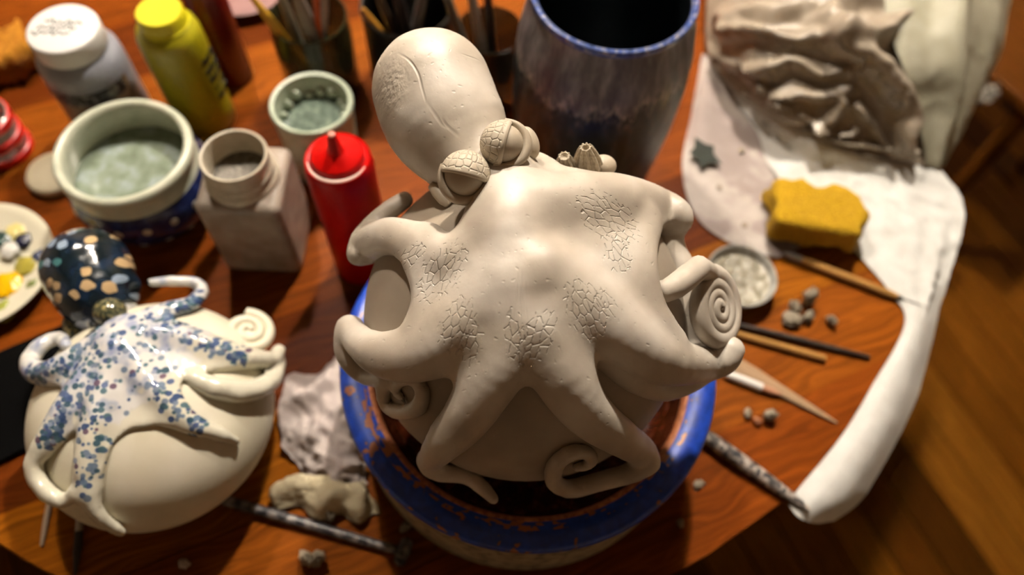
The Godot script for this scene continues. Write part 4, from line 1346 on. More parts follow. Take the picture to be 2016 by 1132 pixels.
	put_lathe(t, "foot_ring", [V.call(0.03, 0.0), V.call(0.033, 0.0), V.call(0.033, 0.002)], mat(hexc("7a5a58"), 0.5), 40)
	# --- big vase
	t = thing("large_vase", "large dark glazed vase with blue-rimmed mouth behind the octopus", "vase", Vector3(0.067, 0, -0.160))
	put_lathe(t, "body", [V.call(0, 0.001), V.call(0.064, 0.001), V.call(0.067, 0.004), V.call(0.076, 0.05), V.call(0.0818, 0.11), V.call(0.0832, 0.16), V.call(0.0815, 0.195), V.call(0.0768, 0.222), V.call(0.0722, 0.238), V.call(0.0718, 0.243)], vase_mat(), 72, 0.0, "dark purple-grey glaze running over blue-black streaks")
	put_lathe(t, "mouth", [V.call(0.0718, 0.2425), V.call(0.0735, 0.2465), V.call(0.0728, 0.2500), V.call(0.0700, 0.2512), V.call(0.0675, 0.2490), V.call(0.0668, 0.245)], nmat([[0.0, hexc("20303a")], [0.4, hexc("3a4c88")], [0.55, hexc("5a6a9c")], [0.75, hexc("8c8c98")], [1.0, hexc("b8aca0")]], 0.03, 12.0, 0.2, 0.0, 13), 72, 0.0, "blue and grey streaked rim")
	put_lathe(t, "interior", [V.call(0.0668, 0.2455), V.call(0.070, 0.225), V.call(0.074, 0.19), V.call(0.072, 0.12), V.call(0.06, 0.04), V.call(0, 0.03)], mat(hexc("1b2226"), 0.3), 64)
	# --- paint palette dish at the left edge
	t = thing("paint_dish", "white saucer with mixed yellow, navy and green paint", "dish", Vector3(-0.5369, 0, 0.0351))
	put_lathe(t, "dish", [V.call(0, 0.001), V.call(0.042, 0.001), V.call(0.045, 0.004), V.call(0.068, 0.013), V.call(0.0745, 0.0165), V.call(0.075, 0.0185), V.call(0.073, 0.0195), V.call(0.066, 0.0165), V.call(0.044, 0.0085), V.call(0, 0.0075)], mat(hexc("cdc9b2"), 0.25), 64)
	var blobs := [[Vector3(-0.5027, 0.012, 0.0504), 0.014, "d8a800", "yellow"], [Vector3(-0.4902, 0.014, 0.0268), 0.012, "9a9038", "olive"], [Vector3(-0.5043, 0.014, -0.0009), 0.0085, "10142c", "navy"], [Vector3(-0.5131, 0.013, 0.0115), 0.0095, "c8c8c0", "white"], [Vector3(-0.5272, 0.013, -0.0006), 0.011, "28403c", "green"], [Vector3(-0.5162, 0.015, -0.0128), 0.012, "c9bd7a", "cream"], [Vector3(-0.4731, 0.015, 0.0492), 0.0085, "6f7a4a", "green"], [Vector3(-0.4939, 0.014, 0.0791), 0.012, "8d9440", "olive"], [Vector3(-0.4802, 0.016, 0.015), 0.008, "3c4560", "blue"]]
	for b in blobs:
		var m := MB.new()
		m.ellipsoid(Vector3(b[0].x, 0.0105 if b[1] > 0.0095 else 0.0125, b[0].z) - t.position, Basis.from_scale(Vector3(b[1], 0.0045, b[1])), 22, 10, noise(1.3, FastNoiseLite.TYPE_SIMPLEX_SMOOTH, 2, int(b[1] * 9000)), 0.35)
		part("paint_blob", m, mat(hexc(b[2]), 0.25), t, Transform3D(), b[3] + " paint")
	# --- small glass dish at the right
	t = thing("slip_dish", "shallow clear glass dish with clay slip, right of the coil", "dish", Vector3(0.236, 0, -0.026))
	put_lathe(t, "glass", [V.call(0, 0.001), V.call(0.028, 0.001), V.call(0.031, 0.003), V.call(0.0365, 0.018), V.call(0.0368, 0.0205), V.call(0.0352, 0.021), V.call(0.0335, 0.019), V.call(0.0285, 0.005), V.call(0, 0.004)], nmat([[0.0, hexc("84827a")], [0.5, hexc("a3a29a")], [1.0, hexc("bcbcb6")]], 0.02, 14.0, 0.12, 0.0, 5), 56)
	put_lathe(t, "slip", [V.call(0.0315, 0.0125), V.call(0.026, 0.0118), V.call(0.0, 0.0125)], nmat([[0.0, hexc("6a6450")], [0.45, hexc("8c8670")], [0.6, hexc("a8a28e")], [1.0, hexc("b8b3a2")]], 0.012, 16.0, 0.35, 0.12, 8), 40, 0.0, "thick grey clay slip")
	# --- clear tub with red bands at the left edge
	t = thing("red_banded_tub", "clear plastic tub with bright red bands at the left edge", "tub", Vector3(-0.5762, 0, -0.1218))
	put_lathe(t, "wall", [V.call(0, 0.001), V.call(0.026, 0.001), V.call(0.028, 0.003), V.call(0.0285, 0.055), V.call(0.027, 0.056), V.call(0.0265, 0.054), V.call(0.0265, 0.004), V.call(0, 0.004)], mat(Color(0.75, 0.68, 0.66, 0.4), 0.15, {"transparency": BaseMaterial3D.TRANSPARENCY_ALPHA}), 40)
	for k in 3:
		put_lathe(t, "band", [V.call(0.0282, 0.001 + 0.022 * k), V.call(0.0302, 0.002 + 0.022 * k), V.call(0.0302, 0.010 + 0.022 * k), V.call(0.0282, 0.011 + 0.022 * k)], mat(hexc("c8140c"), 0.35), 40)
	put_lathe(t, "screw", [V.call(0.010, 0.004), V.call(0.010, 0.03), V.call(0.006, 0.034), V.call(0, 0.034)], mat(hexc("3c3838"), 0.4), 20)
	# --- black flat case under the glazed octopus
	var cb := MB.new()
	cb.rbox(Transform3D(), Vector3(0.10, 0.003, 0.055), 0.0025, 2)
	var cs := solo("black_folder", cb, mat(hexc("030303"), 0.85, {"metallic_specular": 0.15}), "thin black flat case lying left of the glazed octopus pot", "case", Vector3(-0.4757, 0, 0.1777) + Vector3(0, 0.0035, 0))
	cs.rotation.y = deg_to_rad(34.0)

func vase_mat() -> StandardMaterial3D:
	var W := 512
	var H := 256
	var im := Image.create(W, H, false, Image.FORMAT_RGB8)
	var a := noise(1.0, FastNoiseLite.TYPE_SIMPLEX_SMOOTH, 3, 2)
	var b := noise(1.0, FastNoiseLite.TYPE_SIMPLEX_SMOOTH, 3, 18)
	for y in H:
		for x in W:
			var an := TAU * x / W
			var c := cos(an)
			var s := sin(an)
			var v := float(y) / H                    # 0 at the foot
			var drip := a.get_noise_3d(c * 5.0, s * 5.0, 0.0)
			var st := b.get_noise_3d(c * 6.0, s * 6.0, v * 7.0)
			var fine := b.get_noise_3d(c * 22.0, s * 22.0, v * 26.0)
			var edge := 0.78 + drip * 0.07
			var col: Color
			if v > edge:
				col = hexc("4a484c").lerp(hexc("7d797c"), clampf(0.45 + st * 0.9 + fine * 0.4, 0, 1))
			else:
				col = hexc("161b1e").lerp(hexc("44545a"), clampf(0.25 + st * 1.1, 0, 1))
				if st + fine * 0.5 > 0.28:
					col = col.lerp(hexc("4a3a30"), 0.7)
				if v < 0.34:
					col = col.lerp(hexc("75685c"), clampf((0.34 + drip * 0.10 - v) * 5.0, 0, 0.8))
			var lip := absf(v - edge)
			if lip < 0.05 and fine + drip > -0.05:
				col = col.lerp(hexc("c2b4a4"), (1.0 - lip / 0.05) * clampf(fine + 0.45, 0, 0.8))
			im.set_pixel(x, y, col)
	var m := mat(Color.WHITE, 0.42)
	m.albedo_texture = ImageTexture.create_from_image(im)
	m.uv1_scale = Vector3(1, 1.0 / 0.32, 1)
	return m

# ------------------------------------------------------------------ cloths, bag, paper, sponges
func cloths() -> void:
	var fold := noise(22.0, FastNoiseLite.TYPE_SIMPLEX_SMOOTH, 3, 6)
	var rid := noise(16.0, FastNoiseLite.TYPE_SIMPLEX_SMOOTH, 3, 9)
	rid.fractal_type = FastNoiseLite.FRACTAL_RIDGED
	var fine := noise(70.0, FastNoiseLite.TYPE_SIMPLEX_SMOOTH, 2, 3)
	# printed napkin
	var nap := sheet([
		[Vector3(0.2141, 0.006, -0.353), Vector3(0.2208, 0.014, -0.337), Vector3(0.2366, 0.005, -0.328), Vector3(0.2548, 0.004, -0.3124)],
		[Vector3(0.1976, 0.003, -0.258), Vector3(0.2111, 0.011, -0.2508), Vector3(0.2389, 0.004, -0.2576), Vector3(0.2821, 0.003, -0.2591)],
		[Vector3(0.1833, 0.002, -0.1735), Vector3(0.2041, 0.006, -0.1762), Vector3(0.2465, 0.003, -0.1866), Vector3(0.3, 0.003, -0.1921)],
		[Vector3(0.1963, 0.002, -0.108), Vector3(0.2186, 0.005, -0.1184), Vector3(0.2601, 0.003, -0.1343), Vector3(0.3074, 0.003, -0.1495)],
		[Vector3(0.2337, 0.002, -0.0752), Vector3(0.253, 0.004, -0.0823), Vector3(0.2788, 0.003, -0.0888), Vector3(0.3145, 0.003, -0.1089)],
		[Vector3(0.2822, 0.002, -0.0618), Vector3(0.2877, 0.003, -0.0649), Vector3(0.2981, 0.003, -0.0704), Vector3(0.3172, 0.003, -0.0826)]], 40, 60, 0.0008,
		func(p: Vector3, u: float, v: float) -> float: return 0.0016 * absf(fold.get_noise_3dv(p)) + 0.0006 * fine.get_noise_3dv(p))
	var napm := nmat([[0.0, hexc("877b76")], [0.5, hexc("948883")], [0.62, hexc("aba29a")], [1.0, hexc("b8b1a9")]], 0.008, 5.0, 0.9, 0.0, 17)
	var no := solo("printed_napkin", nap, napm, "pale cloth napkin with a green leaf print, beside the large vase", "cloth")
	var leaf := MB.new()
	var lc: Vector3 = Vector3(0.2065, 0.0125, -0.1882)
	var lr := [1.1, 0.6, 0.9, 0.55, 0.85, 0.6, 1.05, 0.6, 0.8, 0.55]
	var ctr := leaf.add(lc + Vector3(0, 0.0009, 0), Vector3.UP)
	var ring := []
	for k in 10:
		var a := TAU * k / 10 + 0.5
		ring.append(leaf.add(lc + Vector3(cos(a), 0, sin(a) * 1.15) * lr[k] * 0.021 + Vector3(0, -0.0012 * cos(a) , 0), Vector3.UP))
	for k in 10:
		leaf.tri(ctr, ring[k], ring[(k + 1) % 10])
	part("leaf_print", leaf, nmat([[0.0, hexc("070e08")], [1.0, hexc("16220f")]], 0.03, 30.0, 0.8, 0.0, 3), no, Transform3D(), "dark green ivy leaf motif")
	for q in [[Vector3(0.2529, 0.0052, -0.2033), 0.0042], [Vector3(0.2487, 0.0055, -0.0988), 0.0038], [Vector3(0.2233, 0.0065, -0.147), 0.0032]]:
		var dm := MB.new()
		dm.ellipsoid(q[0], Basis.from_scale(Vector3(q[1], 0.0004, q[1])), 12, 6)
		part("spot_print", dm, mat(hexc("8d8270"), 0.9), no)
	# white cloth along the table edge
	var wc := sheet([
		[Vector3(0.2404, 0.012, -0.3199), Vector3(0.3078, 0.035, -0.2647), Vector3(0.3639, 0.035, -0.2398), Vector3(0.4568, 0.015, -0.244)],
		[Vector3(0.2498, 0.008, -0.2833), Vector3(0.3046, 0.03, -0.2167), Vector3(0.3724, 0.028, -0.196), Vector3(0.4722, 0.012, -0.2065)],
		[Vector3(0.2731, 0.005, -0.2314), Vector3(0.3323, 0.01, -0.1885), Vector3(0.3999, 0.012, -0.1772), Vector3(0.4991, 0.006, -0.1582)],
		[Vector3(0.2914, 0.0045, -0.1682), Vector3(0.3522, 0.006, -0.1484), Vector3(0.4194, 0.007, -0.1405), Vector3(0.4943, -0.004, -0.1142)],
		[Vector3(0.3482, 0.002, -0.1048), Vector3(0.3799, 0.005, -0.0993), Vector3(0.4278, 0.005, -0.0856), Vector3(0.4754, -0.01, -0.0667)],
		[Vector3(0.3983, 0.002, -0.0327), Vector3(0.4136, 0.005, -0.0294), Vector3(0.432, 0.002, -0.0248), Vector3(0.4613, -0.016, -0.0296)],
		[Vector3(0.4076, 0.002, 0.0072), Vector3(0.4144, 0.006, 0.0115), Vector3(0.4273, 0.001, 0.012), Vector3(0.449, -0.018, 0.0057)],
		[Vector3(0.363, 0.002, 0.0786), Vector3(0.3747, 0.007, 0.0821), Vector3(0.3935, 0, 0.0826), Vector3(0.4195, -0.022, 0.078)],
		[Vector3(0.3248, 0.002, 0.1338), Vector3(0.3384, 0.008, 0.1395), Vector3(0.3588, 0, 0.1403), Vector3(0.3838, -0.024, 0.137)],
		[Vector3(0.2803, 0.002, 0.1851), Vector3(0.2988, 0.007, 0.1904), Vector3(0.3212, -0.002, 0.1911), Vector3(0.35, -0.028, 0.185)],
		[Vector3(0.2677, 0.002, 0.2019), Vector3(0.2762, 0.001, 0.2129), Vector3(0.2956, -0.01, 0.2145), Vector3(0.324, -0.034, 0.2049)]], 36, 150, 0.0012,
		func(p: Vector3, u: float, v: float) -> float:
			var k := clampf((0.55 - v) * 6.0, 0.12, 1.0)
			return (0.004 * absf(rid.get_noise_3dv(p * 0.8)) + 0.0025 * fold.get_noise_3dv(p)) * k)
	solo("white_cloth", wc, nmat([[0.0, hexc("c4c4be")], [1.0, hexc("d8d9d4")]], 0.02, 7.0, 0.85, 0.01, 2), "clean white cloth spread along the right table edge under the sponge", "cloth")
	# crumpled plastic bag of clay
	# creases of the bag: height, width, line across the sheet
	var folds := [
		[0.022, 0.040, [Vector2(0.18, 0.29), Vector2(0.42, 0.36), Vector2(0.66, 0.33), Vector2(0.82, 0.26)]],
		[0.028, 0.050, [Vector2(0.52, 0.26), Vector2(0.70, 0.43), Vector2(0.80, 0.64), Vector2(0.82, 0.97)]],
		[0.016, 0.032, [Vector2(0.18, 0.50), Vector2(0.38, 0.44), Vector2(0.62, 0.48)]],
		[0.014, 0.028, [Vector2(0.22, 0.60), Vector2(0.42, 0.58), Vector2(0.60, 0.54)]],
		[0.016, 0.030, [Vector2(0.34, 0.80), Vector2(0.46, 0.68), Vector2(0.54, 0.60)]],
		[0.014, 0.028, [Vector2(0.42, 0.82), Vector2(0.60, 0.84), Vector2(0.78, 0.93)]],
		[0.014, 0.030, [Vector2(0.03, 0.36), Vector2(0.10, 0.48), Vector2(0.18, 0.64)]],
		[0.014, 0.022, [Vector2(0.60, 0.64), Vector2(0.68, 0.78), Vector2(0.72, 0.96)]],
		[0.016, 0.040, [Vector2(0.08, 0.24), Vector2(0.34, 0.21), Vector2(0.62, 0.17)]],
		[0.012, 0.022, [Vector2(0.24, 0.70), Vector2(0.34, 0.68), Vector2(0.44, 0.76), Vector2(0.56, 0.74)]],
		[0.013, 0.025, [Vector2(0.90, 0.30), Vector2(0.90, 0.55), Vector2(0.92, 0.90)]],
	]
	var crumple := func(p: Vector3, u: float, v: float) -> float:
		var e := minf(minf(u, 1.0 - u), minf(v, 1.0 - v))
		var k := clampf(e * 8.0, 0.25, 1.0)
		var q := Vector2(u, v) + Vector2(fold.get_noise_3dv(p * 0.5), fold.get_noise_3dv(p * 0.5 + Vector3(4, 0, 2))) * 0.05
		var hgt := 0.0
		for f in folds:
			var best := 9.0
			for i in range(0, f[2].size() - 1):
				var ab: Vector2 = f[2][i + 1] - f[2][i]
				var pa: Vector2 = q - f[2][i]
				best = minf(best, (pa - ab * clampf(pa.dot(ab) / ab.length_squared(), 0.0, 1.0)).length())
			var e1: float = best / f[1]
			hgt += f[0] * exp(-e1 * sqrt(0.08 + e1 * e1))
		return (hgt + 0.0035 * rid.get_noise_3dv(p * 0.8) - 0.008) * k
	var bag := sheet([
		[Vector3(0.2234, 0.03, -0.5099), Vector3(0.2521, 0.1, -0.4232), Vector3(0.3392, 0.12, -0.4081), Vector3(0.4417, 0.11, -0.4247), Vector3(0.5672, 0.03, -0.5218)],
		[Vector3(0.2162, 0.02, -0.4055), Vector3(0.247, 0.095, -0.3374), Vector3(0.314, 0.125, -0.3151), Vector3(0.413, 0.115, -0.3423), Vector3(0.5451, 0.03, -0.4327)],
		[Vector3(0.2178, 0.012, -0.343), Vector3(0.2453, 0.085, -0.2757), Vector3(0.3048, 0.105, -0.2657), Vector3(0.38, 0.11, -0.2653), Vector3(0.5148, 0.03, -0.3327)],
		[Vector3(0.237, 0.01, -0.3047), Vector3(0.2731, 0.06, -0.2379), Vector3(0.3342, 0.075, -0.227), Vector3(0.4013, 0.075, -0.2269), Vector3(0.4885, 0.02, -0.2416)],
		[Vector3(0.258, 0.011, -0.2814), Vector3(0.3037, 0.036, -0.2287), Vector3(0.3566, 0.04, -0.2013), Vector3(0.416, 0.035, -0.2007), Vector3(0.4722, 0.012, -0.197)],
		[Vector3(0.2666, 0.008, -0.277), Vector3(0.3098, 0.032, -0.2178), Vector3(0.3604, 0.034, -0.1899), Vector3(0.4194, 0.03, -0.1891), Vector3(0.472, 0.008, -0.1942)]], 110, 110, 0.0006, crumple)
	solo("plastic_clay_bag", bag, nmat([[0.0, hexc("7d7263")], [0.5, hexc("938877")], [1.0, hexc("aca292")]], 0.015, 6.0, 0.38, 0.0, 12), "crumpled greyish plastic clay bag heaped at the upper right", "bag")
	var drape := sheet([
		[Vector3(0.3952, 0.12, -0.3888), Vector3(0.4532, 0.13, -0.3834), Vector3(0.51, 0.11, -0.4064), Vector3(0.6253, 0.03, -0.5089)],
		[Vector3(0.3878, 0.115, -0.3111), Vector3(0.4407, 0.125, -0.3062), Vector3(0.5005, 0.1, -0.3367), Vector3(0.6029, 0.02, -0.4229)],
		[Vector3(0.4, 0.104, -0.2623), Vector3(0.4512, 0.105, -0.2633), Vector3(0.5028, 0.075, -0.2951), Vector3(0.5802, 0.01, -0.364)],
		[Vector3(0.423, 0.078, -0.2376), Vector3(0.4668, 0.07, -0.2385), Vector3(0.5007, 0.05, -0.2603), Vector3(0.5571, 0, -0.32)],
		[Vector3(0.4419, 0.048, -0.2145), Vector3(0.4704, 0.04, -0.2132), Vector3(0.4905, 0.025, -0.224), Vector3(0.5176, 0, -0.2513)],
		[Vector3(0.4576, 0.02, -0.1915), Vector3(0.4724, 0.016, -0.1939), Vector3(0.4793, 0.012, -0.1977), Vector3(0.4907, 0.004, -0.2095)]], 50, 90, 0.0006,
		func(p: Vector3, u: float, v: float) -> float: return 0.010 * sin(u * 15.0 + v * 3.0) * (1.0 - v * 0.7) * sin(PI * u) + 0.003 * rid.get_noise_3dv(p * 0.5))
	solo("sheer_plastic_sheet", drape, nmat([[0.0, hexc("87856f")], [1.0, hexc("9d9b88")]], 0.02, 6.0, 0.6, 0.0, 5), "paler thin plastic sheet hanging over the right side of the bag", "plastic sheet")
	# paper towel by the planter
	var crp := func(p: Vector3, u: float, v: float) -> float: return 0.012 * rid.get_noise_3dv(p * 0.95) + 0.003 * fold.get_noise_3dv(p * 2.0)
	var pap := sheet([
		[Vector3(-0.1686, 0.004, 0.106), Vector3(-0.1503, 0.01, 0.0984), Vector3(-0.1451, 0.012, 0.0983), Vector3(-0.1415, 0.006, 0.0953)],
		[Vector3(-0.2049, 0.005, 0.1255), Vector3(-0.1634, 0.016, 0.1287), Vector3(-0.1512, 0.014, 0.1284), Vector3(-0.1439, 0.008, 0.1254)],
		[Vector3(-0.2014, 0.004, 0.1743), Vector3(-0.1593, 0.02, 0.172), Vector3(-0.1416, 0.018, 0.1737), Vector3(-0.1381, 0.008, 0.1702)],
		[Vector3(-0.1876, 0.004, 0.1971), Vector3(-0.1493, 0.018, 0.2026), Vector3(-0.1313, 0.016, 0.2029), Vector3(-0.1286, 0.006, 0.1999)],
		[Vector3(-0.1721, 0.006, 0.2142), Vector3(-0.1419, 0.014, 0.2215), Vector3(-0.1242, 0.012, 0.2209), Vector3(-0.1182, 0.005, 0.2186)]], 60, 60, 0.0007, crp)
	var po := thing("paper_towel", "crumpled grey-white paper towel between the glazed octopus and planter", "paper", Vector3.ZERO)
	part("crumpled_sheet", pap, nmat([[0.0, hexc("a89c98")], [1.0, hexc("bfb6b0")]], 0.02, 8.0, 0.9, 0.01, 6), po)
	var flap := sheet([
		[Vector3(-0.1815, 0.014, 0.2157), Vector3(-0.1507, 0.022, 0.2153), Vector3(-0.1278, 0.02, 0.2196), Vector3(-0.1189, 0.012, 0.2145)],
		[Vector3(-0.1931, 0.016, 0.2231), Vector3(-0.1527, 0.024, 0.2263), Vector3(-0.1194, 0.022, 0.2275), Vector3(-0.1142, 0.01, 0.2227)],
		[Vector3(-0.1995, 0.01, 0.2311), Vector3(-0.1584, 0.018, 0.2372), Vector3(-0.1225, 0.016, 0.2404), Vector3(-0.1058, 0.006, 0.2324)],
		[Vector3(-0.1942, 0.003, 0.238), Vector3(-0.1614, 0.005, 0.2455), Vector3(-0.1251, 0.004, 0.2486), Vector3(-0.1012, 0.003, 0.2411)]], 60, 30, 0.0012,
		func(p: Vector3, u: float, v: float) -> float: return 0.004 * sin(u * 19.0) * (0.3 + v) + 0.003 * fold.get_noise_3dv(p * 2.0))
	part("folded_edge", flap, nmat([[0.0, hexc("a69a7c")], [1.0, hexc("c2b89c")]], 0.02, 8.0, 0.9, 0.01, 9), po, Transform3D(), "yellowish damp folded-over edge")
	# sponges
	var sn := noise(26.0, FastNoiseLite.TYPE_SIMPLEX_SMOOTH, 3, 2)
	var sp := MB.new()
	sp.rbox(Transform3D(), Vector3(0.047, 0.019, 0.030), 0.008, 16, sn, 0.011)
	var spm := nmat([[0.0, hexc("967204")], [0.35, hexc("b89006")], [1.0, hexc("c8a20e")]], 0.06, 14.0, 0.95, 0.25, 7)
	var so := solo("yellow_sponge", sp, spm, "torn block of mustard yellow sponge on the white cloth", "sponge", Vector3(0.318, 0, -0.1045) + Vector3(0, 0.0265, 0))
	so.rotation.y = deg_to_rad(-6.0)
	var sq := MB.new()
	sq.rbox(Transform3D(), Vector3(0.036, 0.016, 0.026), 0.010, 12, noise(60.0, FastNoiseLite.TYPE_SIMPLEX_SMOOTH, 3, 5), 0.018)
	var s2 := solo("amber_sponge", sq, nmat([[0.0, hexc("9a5a06")], [1.0, hexc("c08a1c")]], 0.06, 14.0, 0.95, 0.25, 3), "ragged amber sponge at the upper left edge beside the glaze jar", "sponge", Vector3(-0.6146, 0, -0.2406) + Vector3(0, 0.021, 0))
	s2.rotation.y = 0.7

# ------------------------------------------------------------------ tools lying on the table
func rod(called: String, label: String, category: String, a: Vector3, b: Vector3, rad: Array, m: Material, squash := 1.0) -> MeshInstance3D:
	var mb := MB.new()
	var pts := []
	for i in rad.size():
		pts.append((b - a) * (float(i) / (rad.size() - 1)))
	mb.tube(pts, rad, 14, squash)
	return solo(called, mb, m, label, category, a)

func tools() -> void:
	var tan := wood_mat(hexc("c79a5a"), 4, 0.55)
	# needle tool
	var a: Vector3 = Vector3(0.3072, 0.0052, -0.0597)
	var b: Vector3 = Vector3(0.404, 0.0052, -0.0242)
	var t := thing("needle_tool", "wooden-handled needle tool pointing at the white cloth", "tool", a)
	var d := b - a
	var m := MB.new()
	m.tube([Vector3.ZERO, d * 0.1, d * 0.5, d * 0.9, d], [0.0036, 0.0048, 0.0046, 0.0042, 0.003], 14)
	part("handle", m, tan, t)
	m = MB.new()
	m.tube([d * 0.995, d * 1.05], [0.0026, 0.0022], 10)
	part("ferrule", m, mat(hexc("2a2622"), 0.4), t)
	m = MB.new()
	m.tube([d * 1.04, d * 1.30 + Vector3(0, 0.002, 0)], [0.0009, 0.0004], 8)
	part("needle", m, mat(hexc("9a9a98"), 0.3, {"metallic": 0.9}), t)
	m = MB.new()
	m.tube([-d * 0.19 + Vector3(0, 0.001, 0), -d * 0.10, Vector3.ZERO], [0.0045, 0.0050, 0.0042], 12)
	part("end_cap", m, mat(hexc("7c756e"), 0.4, {"metallic": 0.5}), t)
	# dark stick and tan stick side by side
	rod("dark_skewer", "thin black stick lying above the tan stick", "stick", Vector3(0.2258, 0.0035, 0.0223), Vector3(0.3649, 0.0035, 0.0478), [0.003, 0.0034, 0.0034, 0.003, 0.002], mat(hexc("1c130e"), 0.45))
	rod("tan_stick", "short tan wooden stick beside the black stick", "stick", Vector3(0.224, 0.004, 0.0331), Vector3(0.3188, 0.004, 0.0538), [0.0036, 0.0038, 0.0038, 0.0036], tan)
	# boxwood modelling tool
	rod("modelling_tool", "pale boxwood modelling tool tapering to a point", "tool", Vector3(0.2165, 0.004, 0.0624), Vector3(0.3231, 0.0022, 0.1198), [0.0075, 0.0090, 0.0084, 0.0068, 0.0054, 0.0042, 0.0028, 0.0009], wood_mat(hexc("c2a688"), 2, 0.55), 0.42)
	# white pencil stub
	a = Vector3(0.2178, 0.0045, 0.0794)
	b = Vector3(0.2521, 0.0045, 0.0909)
	t = thing("eraser_pencil", "white-sleeved pencil stub below the modelling tool", "pencil", a)
	d = b - a
	m = MB.new()
	m.tube([Vector3.ZERO, d * 0.5, d], [0.0042, 0.0044, 0.0042], 12)
	part("sleeve", m, mat(hexc("dcdad4"), 0.4), t)
	m = MB.new()
	m.tube([d * 0.99, d * 1.3, d * 1.5], [0.0036, 0.0034, 0.0012], 10)
	part("stub", m, mat(hexc("a8785a"), 0.6), t)
	# speckled handles
	var spk := nmat([[0.0, hexc("17181c")], [0.40, hexc("24262c")], [0.50, hexc("8f857c")], [0.75, hexc("b0a69a")], [1.0, hexc("c9b8a8")]], 0.016, 14.0, 0.45, 0.0, 31)
	spk.albedo_texture = ntex(0.016, [[0.0, hexc("17181c")], [0.38, hexc("1e2026")], [0.46, hexc("8f857c")], [0.60, hexc("b8aea2")], [0.66, hexc("b8aea2")], [0.72, hexc("26282e")], [1.0, hexc("17181c")]], 2, 31)
	t = thing("paint_splashed_brush", "thick brush handle splashed black and white, sticking out below the planter", "brush", Vector3(0.1881, 0.0075, 0.1422))
	d = Vector3(0.2843, 0.006, 0.2065) - t.position
	m = MB.new()
	m.tube([Vector3.ZERO, d * 0.2, d * 0.45, d * 0.7, d * 0.9, d], [0.0062, 0.0072, 0.0070, 0.0058, 0.0042, 0.0025], 14)
	part("handle", m, spk, t)
	m = MB.new()
	m.tube([-d * 0.22, -d * 0.1, d * 0.02], [0.0055, 0.006, 0.0064], 14)
	part("ferrule", m, mat(hexc("8c8a84"), 0.35, {"metallic": 0.8}), t)
	var spk2 := nmat([[0.0, hexc("15161a")], [0.45, hexc("2a2b30")], [0.58, hexc("6e6a68")], [1.0, hexc("a39a94")]], 0.018, 14.0, 0.4, 0.0, 3)
	t = thing("glaze_spattered_tool", "long dark spattered tool with a knobbed end in front of the paper towel", "tool", Vector3(-0.2394, 0.0045, 0.2402))
	d = Vector3(-0.0768, 0.0045, 0.2715) - t.position
	m = MB.new()
	m.tube([Vector3.ZERO, d * 0.3, d * 0.7, d], [0.0045, 0.0047, 0.0043, 0.0036], 14)
	part("handle", m, spk2, t)
	m = MB.new()
	m.tube([d + Vector3(0.004, 0.001, -0.010), d * 1.01, d + Vector3(-0.001, 0.001, 0.010)], [0.0050, 0.0066, 0.0048], 12)
	part("knob", m, spk2, t)
	# two thin tools poking out from under the glazed pot
	rod("thin_pale_stick", "thin pale stick poking out under the glazed octopus, nearer the table edge", "stick", Vector3(-0.3896, 0.004, 0.2528), Vector3(-0.384, 0.002, 0.2904), [0.0022, 0.0024, 0.0022, 0.0014], mat(hexc("8c7a66"), 0.5))
	t = thing("fine_brush", "fine brush with metal ferrule and dark bristles poking out under the glazed octopus", "brush", Vector3(-0.3578, 0.005, 0.2658))
	d = Vector3(-0.3478, 0.002, 0.3115) - t.position
	m = MB.new()
	m.tube([-d * 0.3, Vector3.ZERO, d * 0.25], [0.0028, 0.0032, 0.0030], 10)
	part("ferrule", m, mat(hexc("a09a90"), 0.35, {"metallic": 0.7}), t)
	m = MB.new()
	m.tube([d * 0.24, d * 0.6, d], [0.0034, 0.0034, 0.0012], 10)
	part("bristles", m, mat(hexc("2e2822"), 0.8), t)

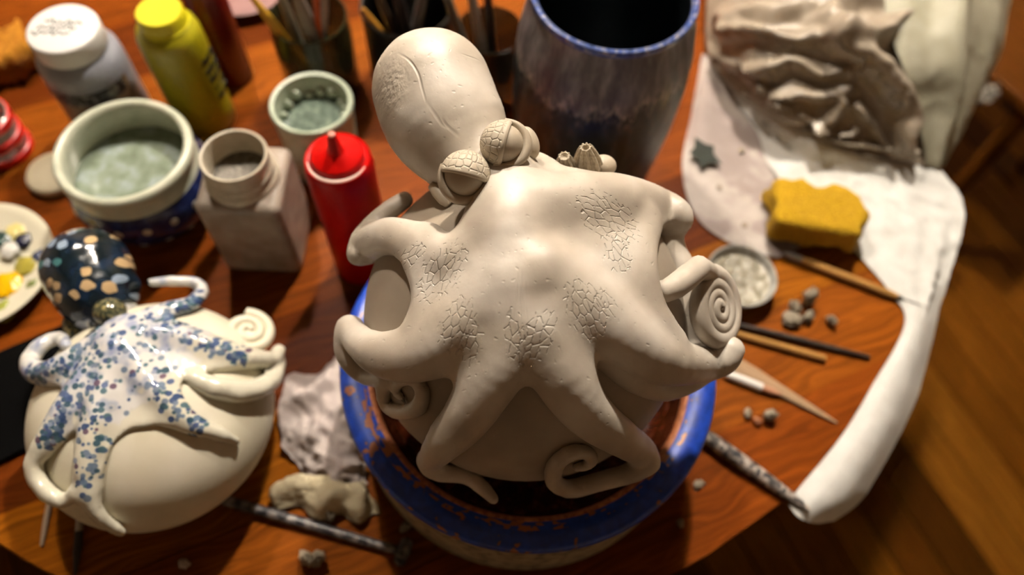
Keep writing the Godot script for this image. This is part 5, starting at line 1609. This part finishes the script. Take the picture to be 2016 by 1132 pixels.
# ------------------------------------------------------------------ clay crumbs, chair
func crumbs() -> void:
	var cm := nmat([[0.0, hexc("6e6554")], [1.0, hexc("9b917e")]], 0.04, 25.0, 0.8, 0.0, 2)
	var L := [
		[Vector3(0.3075, 0, -0.0107), 0.0085, 0.011, "largest clay crumb of the heap between glass dish and black stick"],
		[Vector3(0.2937, 0, -0.001), 0.0068, 0.006, "rounded clay crumb at the left of the small heap"],
		[Vector3(0.2901, 0, 0.0129), 0.0105, 0.005, "flat oblong clay crumb in front of the small heap"],
		[Vector3(0.307, 0, 0.0085), 0.0062, 0.005, "small clay crumb at the front right of the heap"],
		[Vector3(0.3299, 0, 0.011), 0.0056, 0.005, "single clay crumb lying right of the heap"],
		[Vector3(0.257, 0, 0.1196), 0.0062, 0.006, "round clay crumb below the white pencil stub"],
		[Vector3(0.2365, 0, 0.1178), 0.0045, 0.003, "dark flat crumb left of the round one below the pencil stub"],
		[Vector3(0.2448, 0, 0.1248), 0.0040, 0.003, "tiny reddish crumb between two others below the pencil stub"],
		[Vector3(0.1859, 0, 0.1909), 0.0050, 0.002, "flat clay flake beside the planter, near the splashed brush"],
		[Vector3(0.1678, 0, 0.2277), 0.0034, 0.003, "tiny crumb at the lower right of the planter"],
		[Vector3(-0.1561, 0, 0.2838), 0.0068, 0.008, "left of two clay crumbs below the spattered tool"],
		[Vector3(-0.1468, 0, 0.2839), 0.0072, 0.008, "right of two clay crumbs below the spattered tool"],
		[Vector3(-0.1432, 0, 0.2465), 0.0056, 0.007, "brown clay crumb at the foot of the paper towel"],
		[Vector3(-0.258, 0, 0.296), 0.0048, 0.004, "whitish crumb on the amber plank below the glazed octopus"],
		[Vector3(-0.0757, 0, 0.2508), 0.0050, 0.005, "clay crumb above the knob of the spattered tool"],
		[Vector3(0.2381, 0, 0.2309), 0.0001, 0.0, ""],
	]
	var k := 0
	for c in L:
		k += 1
		if c[1] < 0.001:
			continue
		var mb := MB.new()
		var n := noise(1.4, FastNoiseLite.TYPE_SIMPLEX_SMOOTH, 2, k)
		mb.ellipsoid(Vector3(0, c[2] * 0.9, 0), Basis(Vector3.UP, k * 1.1) * Basis.from_scale(Vector3(c[1], c[2], c[1] * 0.75)), 16, 10, n, 0.7)
		var o := solo("clay_crumb", mb, mat(hexc("b8aca0"), 0.8) if k == 14 else mat(hexc("a06a48"), 0.8) if k == 8 else cm, c[3], "clay crumb", c[0], "clay crumbs on the table")
		var lo := 1.0
		for p in mb.v:
			lo = minf(lo, p.y)
		o.position.y = -lo
	chair()

func chair() -> void:
	var t := thing("wooden_chair", "brown wooden chair seat showing right of the plastic sheet", "chair", Vector3(0.93, -0.72, -0.86))
	var wd := wood_mat(hexc("5e3610"), 3, 0.45)
	var ang := deg_to_rad(37.0)
	var xf := Transform3D(Basis(Vector3.UP, ang), Vector3(0, 0.43, 0))
	var m := MB.new()
	m.rbox(xf, Vector3(0.21, 0.014, 0.2), 0.008, 2)
	part("seat", m, wd, t)
	m = MB.new()
	m.rbox(Transform3D(xf.basis, xf * Vector3(0, -0.045, 0.17)), Vector3(0.18, 0.028, 0.01), 0.004, 1)
	part("apron", m, wd, t)
	for sx in [-1.0, 1.0]:
		for sz in [-1.0, 1.0]:
			m = MB.new()
			var foot: Vector3 = xf * Vector3(sx * 0.19, -0.43, sz * 0.18)
			m.tube([Vector3(foot.x, 0.001, foot.z), xf * Vector3(sx * 0.18, -0.01, sz * 0.17)], [0.014, 0.018], 12)
			part("leg", m, wd, t)
	var sc := MB.new()
	sc.ellipsoid(Vector3(0, 0.008, 0), Basis.from_scale(Vector3(0.03, 0.010, 0.016)), 24, 12, noise(1.5, FastNoiseLite.TYPE_SIMPLEX_SMOOTH, 3, 4), 0.7)
	var o := solo("patterned_rag", sc, nmat([[0.0, hexc("0e1414")], [0.52, hexc("18201e")], [0.6, hexc("9a8f80")], [1.0, hexc("b0a494")]], 0.03, 12.0, 0.9, 0.0, 6), "small black and white rag on the chair seat at the upper right", "rag", Vector3(0.7835, -0.274, -0.5991))
	o.rotation.y = 0.7
